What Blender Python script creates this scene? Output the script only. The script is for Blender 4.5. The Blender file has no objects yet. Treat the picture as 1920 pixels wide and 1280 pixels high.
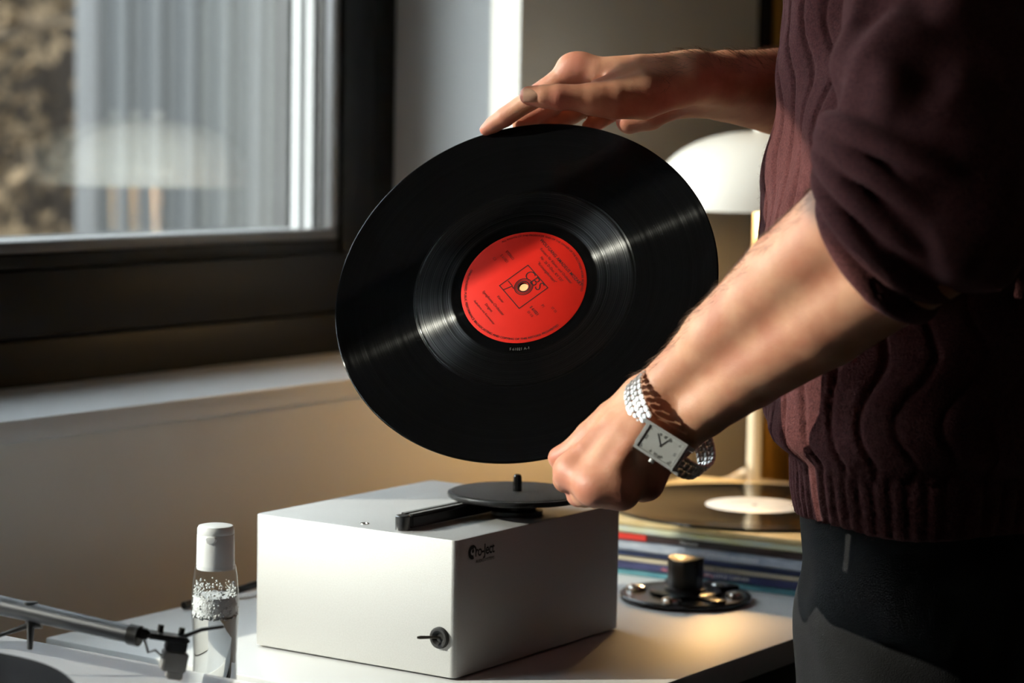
import bpy, bmesh, math, random
import numpy as np
from mathutils import Vector, Matrix, Euler

random.seed(7)
SC = bpy.context.scene
COL = SC.collection

# ------------------------------------------------------------------ camera
TZ = 0.74                       # height of the white table top
FPX = 4533.0                    # focal length in pixels of a 1920 wide frame (85 mm lens)
PITCH, ROLL = 0.0905, 0.0176
CAM_Z = TZ + 0.4415
_f = np.array([0, math.cos(PITCH), -math.sin(PITCH)])
_u0 = np.array([0, math.sin(PITCH), math.cos(PITCH)])
_r0 = np.array([1.0, 0, 0])
_r = math.cos(ROLL) * _r0 + math.sin(ROLL) * _u0
_u = -math.sin(ROLL) * _r0 + math.cos(ROLL) * _u0
CAM_O = np.array([0, 0, CAM_Z])
cam_data = bpy.data.cameras.new('camera')
cam_data.sensor_width = 36.0
cam_data.lens = FPX / 1920 * 36.0
cam_data.clip_start = 0.05
cam_data.clip_end = 200
cam_data.dof.use_dof = True
cam_data.dof.focus_distance = 1.86
cam_data.dof.aperture_fstop = 5.4
cam = bpy.data.objects.new('camera', cam_data)
COL.objects.link(cam)
cam.matrix_world = Matrix(((_r[0], _u[0], -_f[0], 0), (_r[1], _u[1], -_f[1], 0), (_r[2], _u[2], -_f[2], CAM_Z), (0, 0, 0, 1)))
SC.camera = cam

# ------------------------------------------------------------------ light
SUN_AZ, SUN_EL = math.radians(6.0), math.radians(24.5)
SUN_DIR = np.array([-math.cos(SUN_EL) * math.cos(SUN_AZ), -math.cos(SUN_EL) * math.sin(SUN_AZ), math.sin(SUN_EL)])
sd = bpy.data.lights.new('sun', 'SUN')
sd.energy = 7.6
sd.angle = math.radians(0.53)
sd.color = (1.0, 0.92, 0.80)
sun = bpy.data.objects.new('sun', sd)
COL.objects.link(sun)
sun.rotation_euler = Vector(SUN_DIR).to_track_quat('Z', 'Y').to_euler()
sun.location = (-6, -2, 6)
world = bpy.data.worlds.new('world')
SC.world = world
world.use_nodes = True
_bg = world.node_tree.nodes['Background']
_bg.inputs[0].default_value = (0.84, 0.91, 1.0, 1)
_bg.inputs[1].default_value = 9.0
SC.view_settings.view_transform = 'Standard'
SC.view_settings.look = 'None'
SC.view_settings.exposure = 0.0
SC.view_settings.gamma = 1.0
SC.view_settings.use_curve_mapping = False
SC.cycles.use_denoising = True
SC.cycles.max_bounces = 8
SC.cycles.use_adaptive_sampling = True
SC.cycles.adaptive_threshold = 0.025
SC.cycles.diffuse_bounces = 4
SC.cycles.glossy_bounces = 5
SC.cycles.transparent_max_bounces = 16
SC.cycles.transmission_bounces = 8
SC.cycles.sample_clamp_indirect = 6.0
SC.cycles.caustics_reflective = False
SC.cycles.caustics_refractive = False

# ------------------------------------------------------------------ frames
YW = 0.602                      # direction of the window wall
A_ = np.array([math.sin(YW), math.cos(YW), 0.0])      # along the wall, away from the camera
N_ = np.array([math.cos(YW), -math.sin(YW), 0.0])     # from the wall into the room
PSI = math.atan2(A_[1], A_[0])                         # local x = along the wall, local y = towards the window


def RM(t, w, z):
    """Room point: t along the window wall, w out from it, z above the floor."""
    return Vector((t * A_[0] + w * N_[0], t * A_[1] + w * N_[1], z))


def ray(x, y):
    return _r * (x - 960) / FPX - _u * (y - 640) / FPX + _f


def J(x, y, d):
    """Point at depth d (metres along the lens axis)."""
    return CAM_O + ray(x, y) * d


def on_z(x, y, z):
    r_ = ray(x, y)
    return CAM_O + r_ * (z - CAM_Z) / r_[2]


def on_plane(x, y, n, c):
    r_ = ray(x, y)
    return CAM_O + r_ * (np.dot(n, c) - np.dot(n, CAM_O)) / np.dot(n, r_)


# ------------------------------------------------------------------ materials
def srgb(r, g, b):
    f = lambda c: (c / 255 / 12.92) if c / 255 <= 0.04045 else ((c / 255 + 0.055) / 1.055) ** 2.4
    return (f(r), f(g), f(b), 1.0)


MATS = {}


def mat(name, col, rough=0.5, metal=0.0, noise=0.0, nscale=40.0, bump=0.0, bscale=200.0, spec=0.5, sheen=0.0,
        coat=0.0, sss=0.0, emis=None, estr=0.0, coords='Object', stretch=None, noise2=None, alpha=1.0, sheen_tint=None):
    if name in MATS:
        return MATS[name]
    m = bpy.data.materials.new(name)
    m.use_nodes = True
    nt = m.node_tree
    b = nt.nodes['Principled BSDF']
    col = tuple(col) if len(col) == 4 else (*col, 1.0)
    b.inputs['Base Color'].default_value = col
    b.inputs['Roughness'].default_value = rough
    b.inputs['Metallic'].default_value = metal
    b.inputs['Specular IOR Level'].default_value = spec
    b.inputs['Sheen Weight'].default_value = sheen
    b.inputs['Sheen Roughness'].default_value = 0.4
    if sheen_tint:
        b.inputs['Sheen Tint'].default_value = sheen_tint
    b.inputs['Coat Weight'].default_value = coat
    if sss:
        b.inputs['Subsurface Weight'].default_value = sss
        b.inputs['Subsurface Radius'].default_value = (1.0, 0.35, 0.2)
        b.inputs['Subsurface Scale'].default_value = 0.006
    if emis:
        b.inputs['Emission Color'].default_value = (*emis[:3], 1)
        b.inputs['Emission Strength'].default_value = estr
    tc = nt.nodes.new('ShaderNodeTexCoord')
    src = tc.outputs[coords]
    if stretch:
        mp = nt.nodes.new('ShaderNodeMapping')
        mp.inputs['Scale'].default_value = stretch
        nt.links.new(src, mp.inputs['Vector'])
        src = mp.outputs['Vector']
    if noise:
        n = nt.nodes.new('ShaderNodeTexNoise')
        n.inputs['Scale'].default_value = nscale
        n.inputs['Detail'].default_value = 5
        nt.links.new(src, n.inputs['Vector'])
        mix = nt.nodes.new('ShaderNodeMix')
        mix.data_type = 'RGBA'
        c2 = noise2 if noise2 else tuple(max(0, c * (1 - noise)) for c in col[:3])
        mix.inputs['A'].default_value = col
        mix.inputs['B'].default_value = (*c2[:3], 1)
        rp = nt.nodes.new('ShaderNodeMapRange')
        rp.inputs[1].default_value = 0.3
        rp.inputs[2].default_value = 0.7
        nt.links.new(n.outputs['Fac'], rp.inputs[0])
        nt.links.new(rp.outputs[0], mix.inputs['Factor'])
        nt.links.new(mix.outputs['Result'], b.inputs['Base Color'])
    if bump:
        n2 = nt.nodes.new('ShaderNodeTexNoise')
        n2.inputs['Scale'].default_value = bscale
        n2.inputs['Detail'].default_value = 3
        nt.links.new(src, n2.inputs['Vector'])
        bp = nt.nodes.new('ShaderNodeBump')
        bp.inputs['Strength'].default_value = bump
        bp.inputs['Distance'].default_value = 0.002
        nt.links.new(n2.outputs['Fac'], bp.inputs['Height'])
        nt.links.new(bp.outputs['Normal'], b.inputs['Normal'])
    MATS[name] = m
    return m


def pane_mat(name, ior, tint=(1, 1, 1), rough=0.0):
    m = bpy.data.materials.new(name)
    m.use_nodes = True
    nt = m.node_tree
    nt.nodes.remove(nt.nodes['Principled BSDF'])
    out = nt.nodes['Material Output']
    tr = nt.nodes.new('ShaderNodeBsdfTransparent')
    tr.inputs[0].default_value = (*tint, 1)
    gl = nt.nodes.new('ShaderNodeBsdfGlossy')
    gl.inputs['Roughness'].default_value = rough
    geo = nt.nodes.new('ShaderNodeNewGeometry')
    dt = nt.nodes.new('ShaderNodeVectorMath')
    dt.operation = 'DOT_PRODUCT'
    nt.links.new(geo.outputs['Normal'], dt.inputs[0])
    nt.links.new(geo.outputs['Incoming'], dt.inputs[1])

    def mth(op, a, b=None):
        q = nt.nodes.new('ShaderNodeMath')
        q.operation = op
        for i, v in enumerate((a, b)):
            if v is None:
                continue
            if isinstance(v, (int, float)):
                q.inputs[i].default_value = v
            else:
                nt.links.new(v, q.inputs[i])
        return q.outputs[0]
    r0 = ((ior - 1) / (ior + 1)) ** 2
    c5 = mth('POWER', mth('SUBTRACT', 1.0, mth('ABSOLUTE', dt.outputs['Value'])), 5.0)
    frv = mth('ADD', mth('MULTIPLY', c5, 1 - r0), r0)
    mx = nt.nodes.new('ShaderNodeMixShader')
    nt.links.new(frv, mx.inputs[0])
    nt.links.new(tr.outputs[0], mx.inputs[1])
    nt.links.new(gl.outputs[0], mx.inputs[2])
    nt.links.new(mx.outputs[0], out.inputs['Surface'])
    MATS[name] = m
    return m


# ------------------------------------------------------------------ mesh helpers
def link(name, me, m=None, parent=None, loc=None, rot=None):
    o = bpy.data.objects.new(name, me)
    COL.objects.link(o)
    if m is not None and me is not None:
        if len(me.materials) == 0:
            me.materials.append(m)
    if parent is not None:
        o.parent = parent
    if loc is not None:
        o.location = loc
    if rot is not None:
        o.rotation_euler = rot
    return o


def tag(o, label, cat, group=None, kind=None):
    o['label'] = label
    o['category'] = cat
    if group:
        o['group'] = group
    if kind:
        o['kind'] = kind
    return o


def thing(name, label, cat, loc=(0, 0, 0), rotz=0.0, group=None, rot=None):
    o = link(name, None, loc=loc, rot=rot if rot is not None else (0, 0, rotz))
    return tag(o, label, cat, group)


def struct(o):
    o['kind'] = 'structure'
    return o


def bm_mesh(bm, name, smooth=True, angle=35):
    me = bpy.data.meshes.new(name)
    bmesh.ops.recalc_face_normals(bm, faces=bm.faces)
    bm.to_mesh(me)
    bm.free()
    if smooth:
        me.polygons.foreach_set('use_smooth', [True] * len(me.polygons))
        me.set_sharp_from_angle(angle=math.radians(angle))
    return me


def add_box(bm, cx, cy, cz, sx, sy, sz, rot=None):
    mt = Matrix.Translation((cx, cy, cz))
    if rot is not None:
        mt = mt @ rot.to_matrix().to_4x4()
    mt = mt @ Matrix.Diagonal((sx, sy, sz, 1))
    return bmesh.ops.create_cube(bm, size=1.0, matrix=mt)['verts']


def box_mesh(name, sx, sy, sz, bev=0.0, seg=2, off=(0, 0, 0)):
    bm = bmesh.new()
    add_box(bm, off[0], off[1], off[2], sx, sy, sz)
    if bev:
        bmesh.ops.bevel(bm, geom=bm.edges[:], offset=bev, segments=seg, affect='EDGES', profile=0.5)
    return bm_mesh(bm, name)


def span_mesh(name, x0, x1, y0, y1, z0, z1, bev=0.0, seg=2):
    return box_mesh(name, x1 - x0, y1 - y0, z1 - z0, bev, seg, ((x0 + x1) / 2, (y0 + y1) / 2, (z0 + z1) / 2))


def lathe_bm(bm, prof, segs=48, closed=False, mtx=None):
    rings = []
    for r, z in prof:
        if r < 1e-6:
            rings.append([bm.verts.new((0, 0, z))])
        else:
            rings.append([bm.verts.new((r * math.cos(2 * math.pi * i / segs), r * math.sin(2 * math.pi * i / segs), z)) for i in range(segs)])
    prs = list(zip(rings, rings[1:]))
    if closed:
        prs.append((rings[-1], rings[0]))
    for p, q in prs:
        for i in range(segs):
            j = (i + 1) % segs
            if len(p) == 1 and len(q) == 1:
                continue
            if len(p) == 1:
                bm.faces.new((p[0], q[i], q[j]))
            elif len(q) == 1:
                bm.faces.new((p[i], p[j], q[0]))
            else:
                bm.faces.new((p[i], p[j], q[j], q[i]))
    if mtx is not None:
        vs = [v for rg in rings for v in rg]
        bmesh.ops.transform(bm, matrix=mtx, verts=vs)


def lathe(name, prof, segs=48, closed=False, angle=35):
    bm = bmesh.new()
    lathe_bm(bm, prof, segs, closed)
    return bm_mesh(bm, name, True, angle)


def tube_bm(bm, pts, rad, segs=10, caps=True):
    pts = [Vector(p) for p in pts]
    rads = rad if isinstance(rad, (list, tuple)) else [rad] * len(pts)
    up = Vector((0, 0, 1))
    rings = []
    prev = None
    for i, p in enumerate(pts):
        d = (pts[min(i + 1, len(pts) - 1)] - pts[max(i - 1, 0)]).normalized()
        if prev is None:
            s = d.cross(up)
            if s.length < 1e-3:
                s = d.cross(Vector((1, 0, 0)))
        else:
            s = prev - d * prev.dot(d)
        s.normalize()
        prev = s
        t = d.cross(s)
        rings.append([bm.verts.new(p + (s * math.cos(2 * math.pi * k / segs) + t * math.sin(2 * math.pi * k / segs)) * rads[i]) for k in range(segs)])
    for a, b in zip(rings, rings[1:]):
        for k in range(segs):
            l = (k + 1) % segs
            bm.faces.new((a[k], a[l], b[l], b[k]))
    if caps:
        bm.faces.new(rings[0][::-1])
        bm.faces.new(rings[-1])


def tube(name, pts, rad, segs=10):
    bm = bmesh.new()
    tube_bm(bm, pts, rad, segs)
    return bm_mesh(bm, name, True, 50)


def spline(pts, n=8):
    """Catmull-Rom through the points."""
    P = [np.array(p, float) for p in pts]
    P = [2 * P[0] - P[1]] + P + [2 * P[-1] - P[-2]]
    out = []
    for i in range(1, len(P) - 2):
        for k in range(n):
            t = k / n
            a, b, c, d = P[i - 1], P[i], P[i + 1], P[i + 2]
            out.append(0.5 * ((2 * b) + (-a + c) * t + (2 * a - 5 * b + 4 * c - d) * t * t + (-a + 3 * b - 3 * c + d) * t ** 3))
    out.append(P[-2])
    return out


def copy_tree(o, parent=None):
    c = o.copy()
    COL.objects.link(c)
    c.parent = parent
    for ch in o.children:
        copy_tree(ch, c)
    return c


def text_mesh(name, body, size, align='CENTER', arc=None, space=1.0, shear=0.0, weight=0.0, extrude=0.0):
    cu = bpy.data.curves.new(name, 'FONT')
    cu.body = body
    cu.size = size
    cu.align_x = align
    cu.align_y = 'CENTER'
    cu.space_character = space
    cu.shear = shear
    cu.offset = weight
    cu.extrude = extrude
    cu.resolution_u = 3
    ob = bpy.data.objects.new(name, cu)
    COL.objects.link(ob)
    bpy.context.view_layer.update()
    me = bpy.data.meshes.new_from_object(ob.evaluated_get(bpy.context.evaluated_depsgraph_get()))
    me.name = name
    bpy.data.objects.remove(ob)
    bpy.data.curves.remove(cu)
    me.materials.clear()
    if arc is not None:
        R, a0, inward = arc          # radius, angle of the middle, letters' feet towards the centre or the rim
        for v in me.vertices:
            x, y, z = v.co
            if inward:
                rr = R + y
                an = a0 - x / R
            else:
                rr = R - y
                an = a0 + x / R
            v.co = (rr * math.cos(an), rr * math.sin(an), z)
    return me


def frame_matrix(o, x, y, z):
    return Matrix(((x[0], y[0], z[0], o[0]), (x[1], y[1], z[1], o[1]), (x[2], y[2], z[2], o[2]), (0, 0, 0, 1)))


def unit(v):
    v = np.array(v, float)
    return v / np.linalg.norm(v)


# ------------------------------------------------------------------ blended solids (bodies, cloth)
def smin(a, b, k):
    if k <= 0:
        return np.minimum(a, b)
    h = np.maximum(k - np.abs(a - b), 0) / k
    return np.minimum(a, b) - h * h * k * 0.25


def seg_d(P, s):
    a, b, ra, rb = s
    ba = b - a
    L = float(ba @ ba)
    pa = P - a
    h = np.clip((pa @ ba) / max(L, 1e-12), 0, 1)
    return np.sqrt(((pa - h[:, None] * ba) ** 2).sum(1)) - (ra + h * (rb - ra))


def S(a, b, ra, rb):
    return (np.array(a, float), np.array(b, float), ra, rb)


class Solid:
    """Chains of tapering limbs; chains of one layer melt together, layers melt with their own width."""

    def __init__(self):
        self.layers = []

    def layer(self, k_between, k_out):
        self.layers.append((k_between, k_out, []))
        return self.layers[-1][2]

    def _prep(self):
        segs = [s for L in self.layers for ch in L[2] for s in ch[1]]
        self.A = np.array([s[0] for s in segs])
        self.BA = np.array([s[1] for s in segs]) - self.A
        self.LL = np.maximum((self.BA ** 2).sum(1), 1e-12)
        self.RA = np.array([s[2] for s in segs])
        self.RB = np.array([s[3] for s in segs])

    def seg_dist(self, c):
        if not hasattr(self, 'A'):
            self._prep()
        pa = c - self.A
        h = np.clip((pa * self.BA).sum(1) / self.LL, 0, 1)
        return np.sqrt(((pa - h[:, None] * self.BA) ** 2).sum(1)) - (self.RA + h * (self.RB - self.RA))

    def __call__(self, P, c, R):
        ds = self.seg_dist(c)
        cut = ds.min() + 2 * R + 0.02
        tot = None
        i = -1
        for kb, ko, chains in self.layers:
            acc = None
            for k, segs in chains:
                d = None
                for s in segs:
                    i += 1
                    if ds[i] > cut:
                        continue
                    e = seg_d(P, s)
                    d = e if d is None else smin(d, e, k)
                if d is None:
                    continue
                acc = d if acc is None else smin(acc, d, kb)
            if acc is None:
                continue
            tot = acc if tot is None else smin(tot, acc, ko)
        return tot


def mesh_solid(name, f, lo, hi, h, slack=1.25, near=None, passes=2):
    """Surface of f = 0, sampled only in the blocks that the surface crosses."""
    B = 14
    lo = np.array(lo, float)
    nb = np.ceil((np.array(hi) - lo) / (B * h)).astype(int)
    half = B * h / 2
    R = half * math.sqrt(3)
    g = np.stack(np.meshgrid(*[np.arange(B + 1)] * 3, indexing='ij'), -1).reshape(-1, 3)
    NX, NY, NZ = (nb * B + 2).tolist()
    keys, pos, efaces = [], [], []
    off = [(0, 0, 0), (1, 0, 0), (0, 1, 0), (1, 1, 0), (0, 0, 1), (1, 0, 1), (0, 1, 1), (1, 1, 1)]
    EDG = [(0, 1), (2, 3), (4, 5), (6, 7), (0, 2), (1, 3), (4, 6), (5, 7), (0, 4), (1, 5), (2, 6), (3, 7)]
    offa = np.array(off, float)
    for bx in range(nb[0]):
        for by in range(nb[1]):
            for bz in range(nb[2]):
                base = np.array([bx, by, bz]) * B
                c = lo + (base + B / 2) * h
                if near is not None and near(c) > R + 0.02:
                    continue
                d0 = f(c[None, :], c, R)
                if d0 is None or abs(float(d0[0])) > R * slack:
                    continue
                P = lo + (base + g) * h
                v = f(P, c, R)
                if v is None:
                    continue
                V = v.reshape(B + 1, B + 1, B + 1)
                if (V > 0).all() or (V <= 0).all():
                    continue
                cn = np.stack([V[o[0]:o[0] + B, o[1]:o[1] + B, o[2]:o[2] + B] for o in off], -1).reshape(-1, 8)
                ins = cn < 0
                cnt = ins.sum(1)
                act = np.nonzero((cnt > 0) & (cnt < 8))[0]
                if len(act) == 0:
                    continue
                cv = cn[act]
                ci = ins[act]
                acc = np.zeros((len(act), 3))
                num = np.zeros(len(act))
                for i, j in EDG:
                    m = ci[:, i] != ci[:, j]
                    t = np.where(m, cv[:, i] / np.where(m, cv[:, i] - cv[:, j], 1), 0)
                    acc += (offa[i] + t[:, None] * (offa[j] - offa[i])) * m[:, None]
                    num += m
                idx = np.stack(np.unravel_index(act, (B, B, B)), -1) + base
                keys.append((idx[:, 0].astype(np.int64) * NY + idx[:, 1]) * NZ + idx[:, 2])
                pos.append(lo + (idx + acc / num[:, None]) * h)
                I = V < 0
                for ax in range(3):
                    s0 = [slice(0, B)] * 3
                    s1 = [slice(0, B)] * 3
                    s1[ax] = slice(1, B + 1)
                    a, b = I[tuple(s0)], I[tuple(s1)]
                    e = np.argwhere(a != b)
                    if len(e):
                        efaces.append(np.c_[e + base, np.full(len(e), ax), a[tuple(e.T)]])
    keys = np.concatenate(keys)
    pos = np.concatenate(pos)
    order = np.argsort(keys)
    keys, pos = keys[order], pos[order]
    E_ = np.concatenate(efaces)
    quads = []
    for ax in range(3):
        e = E_[E_[:, 3] == ax]
        b1, b2 = (ax + 1) % 3, (ax + 2) % 3
        q = []
        for d1, d2 in ((-1, -1), (0, -1), (0, 0), (-1, 0)):
            c = e[:, :3].copy()
            c[:, b1] += d1
            c[:, b2] += d2
            q.append((c[:, 0].astype(np.int64) * NY + c[:, 1]) * NZ + c[:, 2])
        q = np.stack(q, 1)
        ix = np.searchsorted(keys, q)
        ix = np.clip(ix, 0, len(keys) - 1)
        ok = (keys[ix] == q).all(1)
        ix = ix[ok]
        fl = e[ok][:, 4] == 0
        ix[fl] = ix[fl][:, ::-1]
        quads.append(ix)
    quads = np.concatenate(quads)
    # one pass of smoothing
    n = len(pos)
    for _ in range(passes):
        s = np.zeros_like(pos)
        w = np.zeros(n)
        for k in range(4):
            i, j = quads[:, k], quads[:, (k + 1) % 4]
            for d in range(3):
                s[:, d] += np.bincount(i, pos[j, d], n) + np.bincount(j, pos[i, d], n)
            w += np.bincount(i, minlength=n) + np.bincount(j, minlength=n)
        pos = pos * 0.6 + 0.4 * s / np.maximum(w, 1)[:, None]
    return pos, quads


def solid_mesh(name, parts):
    """parts: list of (pos, quads); joined into one mesh."""
    vs, qs, o = [], [], 0
    for p, q in parts:
        vs.append(p)
        qs.append(q + o)
        o += len(p)
    vs, qs = np.concatenate(vs), np.concatenate(qs)
    me = bpy.data.meshes.new(name)
    me.vertices.add(len(vs))
    me.vertices.foreach_set('co', vs.ravel())
    me.loops.add(qs.size)
    me.loops.foreach_set('vertex_index', qs.ravel().astype(np.int32))
    me.polygons.add(len(qs))
    me.polygons.foreach_set('loop_start', np.arange(0, qs.size, 4, dtype=np.int32))
    me.polygons.foreach_set('use_smooth', np.ones(len(qs), dtype=bool))
    me.update(calc_edges=True)
    me.validate()
    return me

# ================================================================== the room
ROT = (0, 0, PSI)
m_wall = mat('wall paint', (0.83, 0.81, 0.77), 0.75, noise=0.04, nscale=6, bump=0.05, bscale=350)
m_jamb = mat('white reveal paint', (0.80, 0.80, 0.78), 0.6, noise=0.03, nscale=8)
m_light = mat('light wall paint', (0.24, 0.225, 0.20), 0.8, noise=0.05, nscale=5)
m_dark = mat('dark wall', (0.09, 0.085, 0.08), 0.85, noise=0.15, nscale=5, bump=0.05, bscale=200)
m_ceil = mat('ceiling paint', (0.66, 0.65, 0.63), 0.9, noise=0.05, nscale=4)
m_floor = mat('floor boards', (0.23, 0.20, 0.17), 0.45, noise=0.4, nscale=5, stretch=(1, 10, 1), bump=0.1, bscale=30)
m_frame = mat('anthracite frame', (0.0045, 0.0042, 0.0040), 0.45, noise=0.1, nscale=30, spec=0.22)
m_bead = mat('glazing bead', (0.16, 0.16, 0.165), 0.35, metal=0.3, noise=0.05, nscale=30)
m_gasket = mat('rubber gasket', (0.012, 0.012, 0.012), 0.6, noise=0.1, nscale=60)
m_spacer = mat('aluminium spacer', (0.50, 0.51, 0.52), 0.45, metal=0.0, noise=0.05, nscale=60)
m_pane = pane_mat('window glass', 1.62, (0.97, 0.98, 0.975))
Z = lambda z: TZ + z
YI, YO = 1.614, 1.90                           # room side and outer side of the window wall
T_J = 2.3605                                   # far reveal of the window
T_L, Z_TOP = 0.12, Z(1.11)
Z_SILL = Z(0.1634)


def room_part(name, spans, m, parent=None, bev=0.0):
    bm = bmesh.new()
    for x0, x1, y0, y1, z0, z1 in spans:
        vs = add_box(bm, (x0 + x1) / 2, (y0 + y1) / 2, (z0 + z1) / 2, x1 - x0, y1 - y0, z1 - z0)
    if bev:
        bmesh.ops.bevel(bm, geom=bm.edges[:], offset=bev, segments=2, affect='EDGES', profile=0.5)
    me = bm_mesh(bm, name)
    return link(name, me, m, parent, rot=None if parent else ROT)


struct(room_part('floor', [(-3.2, 5.2, -3.2, YO, -0.12, 0.0)], m_floor))
struct(room_part('ceiling', [(-3.2, 5.2, -3.2, YO, 2.7, 2.82)], m_ceil))
struct(room_part('wall_left', [(-3.2, T_L, YI, YO, 0, 2.7), (T_J, 5.2, YI, YO, 0, 2.7),
                               (T_L, T_J, YI, YO, 0, Z(0.1416)), (T_L, T_J, YI, YO, Z_TOP, 2.7)], m_wall))
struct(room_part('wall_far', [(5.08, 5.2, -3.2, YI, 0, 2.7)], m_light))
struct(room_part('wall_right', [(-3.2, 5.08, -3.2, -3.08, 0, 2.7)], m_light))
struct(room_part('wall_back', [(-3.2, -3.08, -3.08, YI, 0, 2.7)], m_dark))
struct(room_part('baseboard_left', [(-3.08, 5.08, YI - 0.014, YI, 0, 0.08)], m_jamb))
# white lining of the far reveal and the sill board
struct(room_part('trim_1', [(T_J - 0.004, T_J, YI + 0.0005, YI + 0.183, Z_SILL, Z_TOP)], m_jamb))
sill = struct(room_part('trim_2', [(T_L, T_J - 0.004, YI - 0.005, YI + 0.22, Z(0.1416), Z_SILL)], mat('window sill', (0.70, 0.71, 0.72), 0.30, noise=0.04, nscale=12), bev=0.002))

win = link('window_1', None, rot=ROT)
struct(win)
YF = 1.797                                      # room side of the fixed frame
ZB = Z_SILL
T_P = 1.205                                     # near side of the post between the two lights
P = lambda nm, sp, m, bev=0.003: room_part(nm, sp, m, win, bev)
P('frame', [(T_P, T_J - 0.004, YF, YF + 0.10, ZB, Z(0.2110))], m_frame)
P('frame', [(T_L, T_P, YF + 0.012, YF + 0.10, ZB, ZB + 0.020)], m_frame)
P('frame', [(T_L, T_J - 0.004, YF, YF + 0.10, Z_TOP - 0.045, Z_TOP)], m_frame)
P('frame', [(T_J - 0.051, T_J - 0.004, YF, YF + 0.10, Z(0.2110), Z_TOP - 0.045)], m_frame)
P('frame', [(T_L, T_L + 0.045, YF, YF + 0.10, ZB + 0.020, Z_TOP - 0.045)], m_frame)
P('post', [(T_P, T_P + 0.13, YF, YF + 0.10, Z(0.2110), Z_TOP - 0.045)], m_frame)


def sash(x0, x1, w):
    z0, z1 = Z(0.2140), Z_TOP - 0.048
    y0, y1 = YF - 0.006, YF + 0.085
    rh = 0.0695
    root = link('sash', None, parent=win)
    def part(nm, sp, m, bev=0.003):
        return room_part(nm, sp, m, root, bev)
    part('rail', [(x0, x1, y0, y1, z0, z0 + rh)], m_frame)
    part('rail', [(x0, x1, y0, y1, z1 - rh, z1)], m_frame)
    part('stile', [(x0, x0 + w, y0, y1, z0 + rh, z1 - rh)], m_frame)
    part('stile', [(x1 - w, x1, y0, y1, z0 + rh, z1 - rh)], m_frame)
    zi, zj, xi, xj = z0 + rh, z1 - rh, x0 + w, x1 - w
    b = 0.0285
    part('rail_bevel', [(xi, xj, y0 + 0.004, y1, zi, zi + b - 0.012)], m_frame, 0.002)
    part('glazing_bead', [(xi, xj, y0 + 0.006, YF + 0.022, zi + b - 0.012, zi + b)], m_bead, 0.002)
    part('glazing_bead', [(xi, xj, y0 + 0.006, YF + 0.022, zj - b, zj)], m_bead, 0.002)
    part('glazing_bead', [(xj - 0.012, xj, y0 + 0.006, YF + 0.014, zi + b, zj - b)], m_bead, 0.002)
    part('glazing_bead', [(xi, xi + 0.012, y0 + 0.006, YF + 0.014, zi + b, zj - b)], m_bead, 0.002)
    part('gasket', [(xj - 0.0125, xj, YF + 0.014, YF + 0.026, zi + b, zj - b)], m_gasket, 0)
    part('gasket', [(xi, xj, YF + 0.022, YF + 0.026, zi, zi + b)], m_gasket, 0)
    xa, xb, za, zb = xi + 0.002, xj - 0.002, zi + 0.004, zj - 0.004
    for yy in (YF + 0.027, YF + 0.047, YF + 0.067):
        part('pane', [(xa, xb, yy, yy + 0.0008, za, zb)], m_pane, 0)
    for yy in (YF + 0.0295, YF + 0.0495):
        part('spacer', [(xj - 0.013, xj - 0.003, yy + 0.001, yy + 0.0140, za, zb)], m_spacer, 0)
        part('spacer', [(xa, xb, yy, yy + 0.0155, za, zi + b - 0.001)], m_spacer, 0)
        part('spacer', [(xi + 0.003, xi + 0.013, yy, yy + 0.0155, za, zb)], m_spacer, 0)
    part('outer_gasket', [(xj - 0.0135, xj, YF + 0.0695, YF + 0.0905, za, zb)], m_gasket, 0)
    part('outer_gasket', [(xa, xb, YF + 0.0695, YF + 0.0905, za, zi + b)], m_gasket, 0)
    return root


s1 = sash(T_P + 0.125, T_J - 0.054, T_J - 0.054 - 2.248)
# the nearer light is fixed glazing in a slim frame that starts just above the sill
fx = link('fixed_light', None, parent=win)
xa, xb, za, zb = T_L + 0.046, T_P, ZB + 0.020, Z_TOP - 0.046
for yy in (YF + 0.027, YF + 0.047, YF + 0.067):
    room_part('pane', [(xa, xb, yy, yy + 0.0008, za, zb)], m_pane, fx)
room_part('glazing_bead', [(xa, xb, YF + 0.015, YF + 0.026, ZB + 0.0015, za + 0.004)], m_bead, fx, 0.001)
room_part('glazing_bead', [(xa, xb, YF + 0.015, YF + 0.026, zb - 0.012, zb)], m_bead, fx, 0.001)
room_part('glazing_bead', [(xa, xa + 0.012, YF + 0.015, YF + 0.026, za + 0.004, zb - 0.012)], m_bead, fx, 0.001)
hb = bmesh.new()
xh = T_P + 0.155
add_box(hb, xh, YF - 0.013, Z(0.65), 0.026, 0.014, 0.07)
add_box(hb, xh, YF - 0.040, Z(0.60), 0.020, 0.014, 0.13)
add_box(hb, xh, YF - 0.026, Z(0.655), 0.014, 0.030, 0.014)
bmesh.ops.bevel(hb, geom=hb.edges[:], offset=0.003, segments=2, affect='EDGES')
link('handle', bm_mesh(hb, 'handle'), m_spacer, s1)

# added slat, out of view, that throws the shadow edge across the record label
ZBL = Z(0.60)
rbl = thing('shadow_slat', 'grey fabric slat added out of view in the window to shade part of the red record label', 'sun blocker', RM(0.953, -1.772, ZBL), PSI)
m_shadow_slat = mat('grey shadow slat fabric', (0.33, 0.33, 0.32), 0.9, noise=0.1, nscale=300, bump=0.1, bscale=900)
link('fabric', span_mesh('fabric', -0.018, 0.018, -0.001, 0.001, 0.006, Z_TOP - ZBL - 0.02), m_shadow_slat, rbl)
link('bottom_weight', span_mesh('bottom_weight', -0.019, 0.019, -0.003, 0.003, 0, 0.012, 0.001), m_spacer, rbl)
link('hook', tube('hook', [(0, 0, Z_TOP - ZBL - 0.022), (0, 0, Z_TOP - ZBL)], 0.004, 12), m_spacer, rbl)

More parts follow.
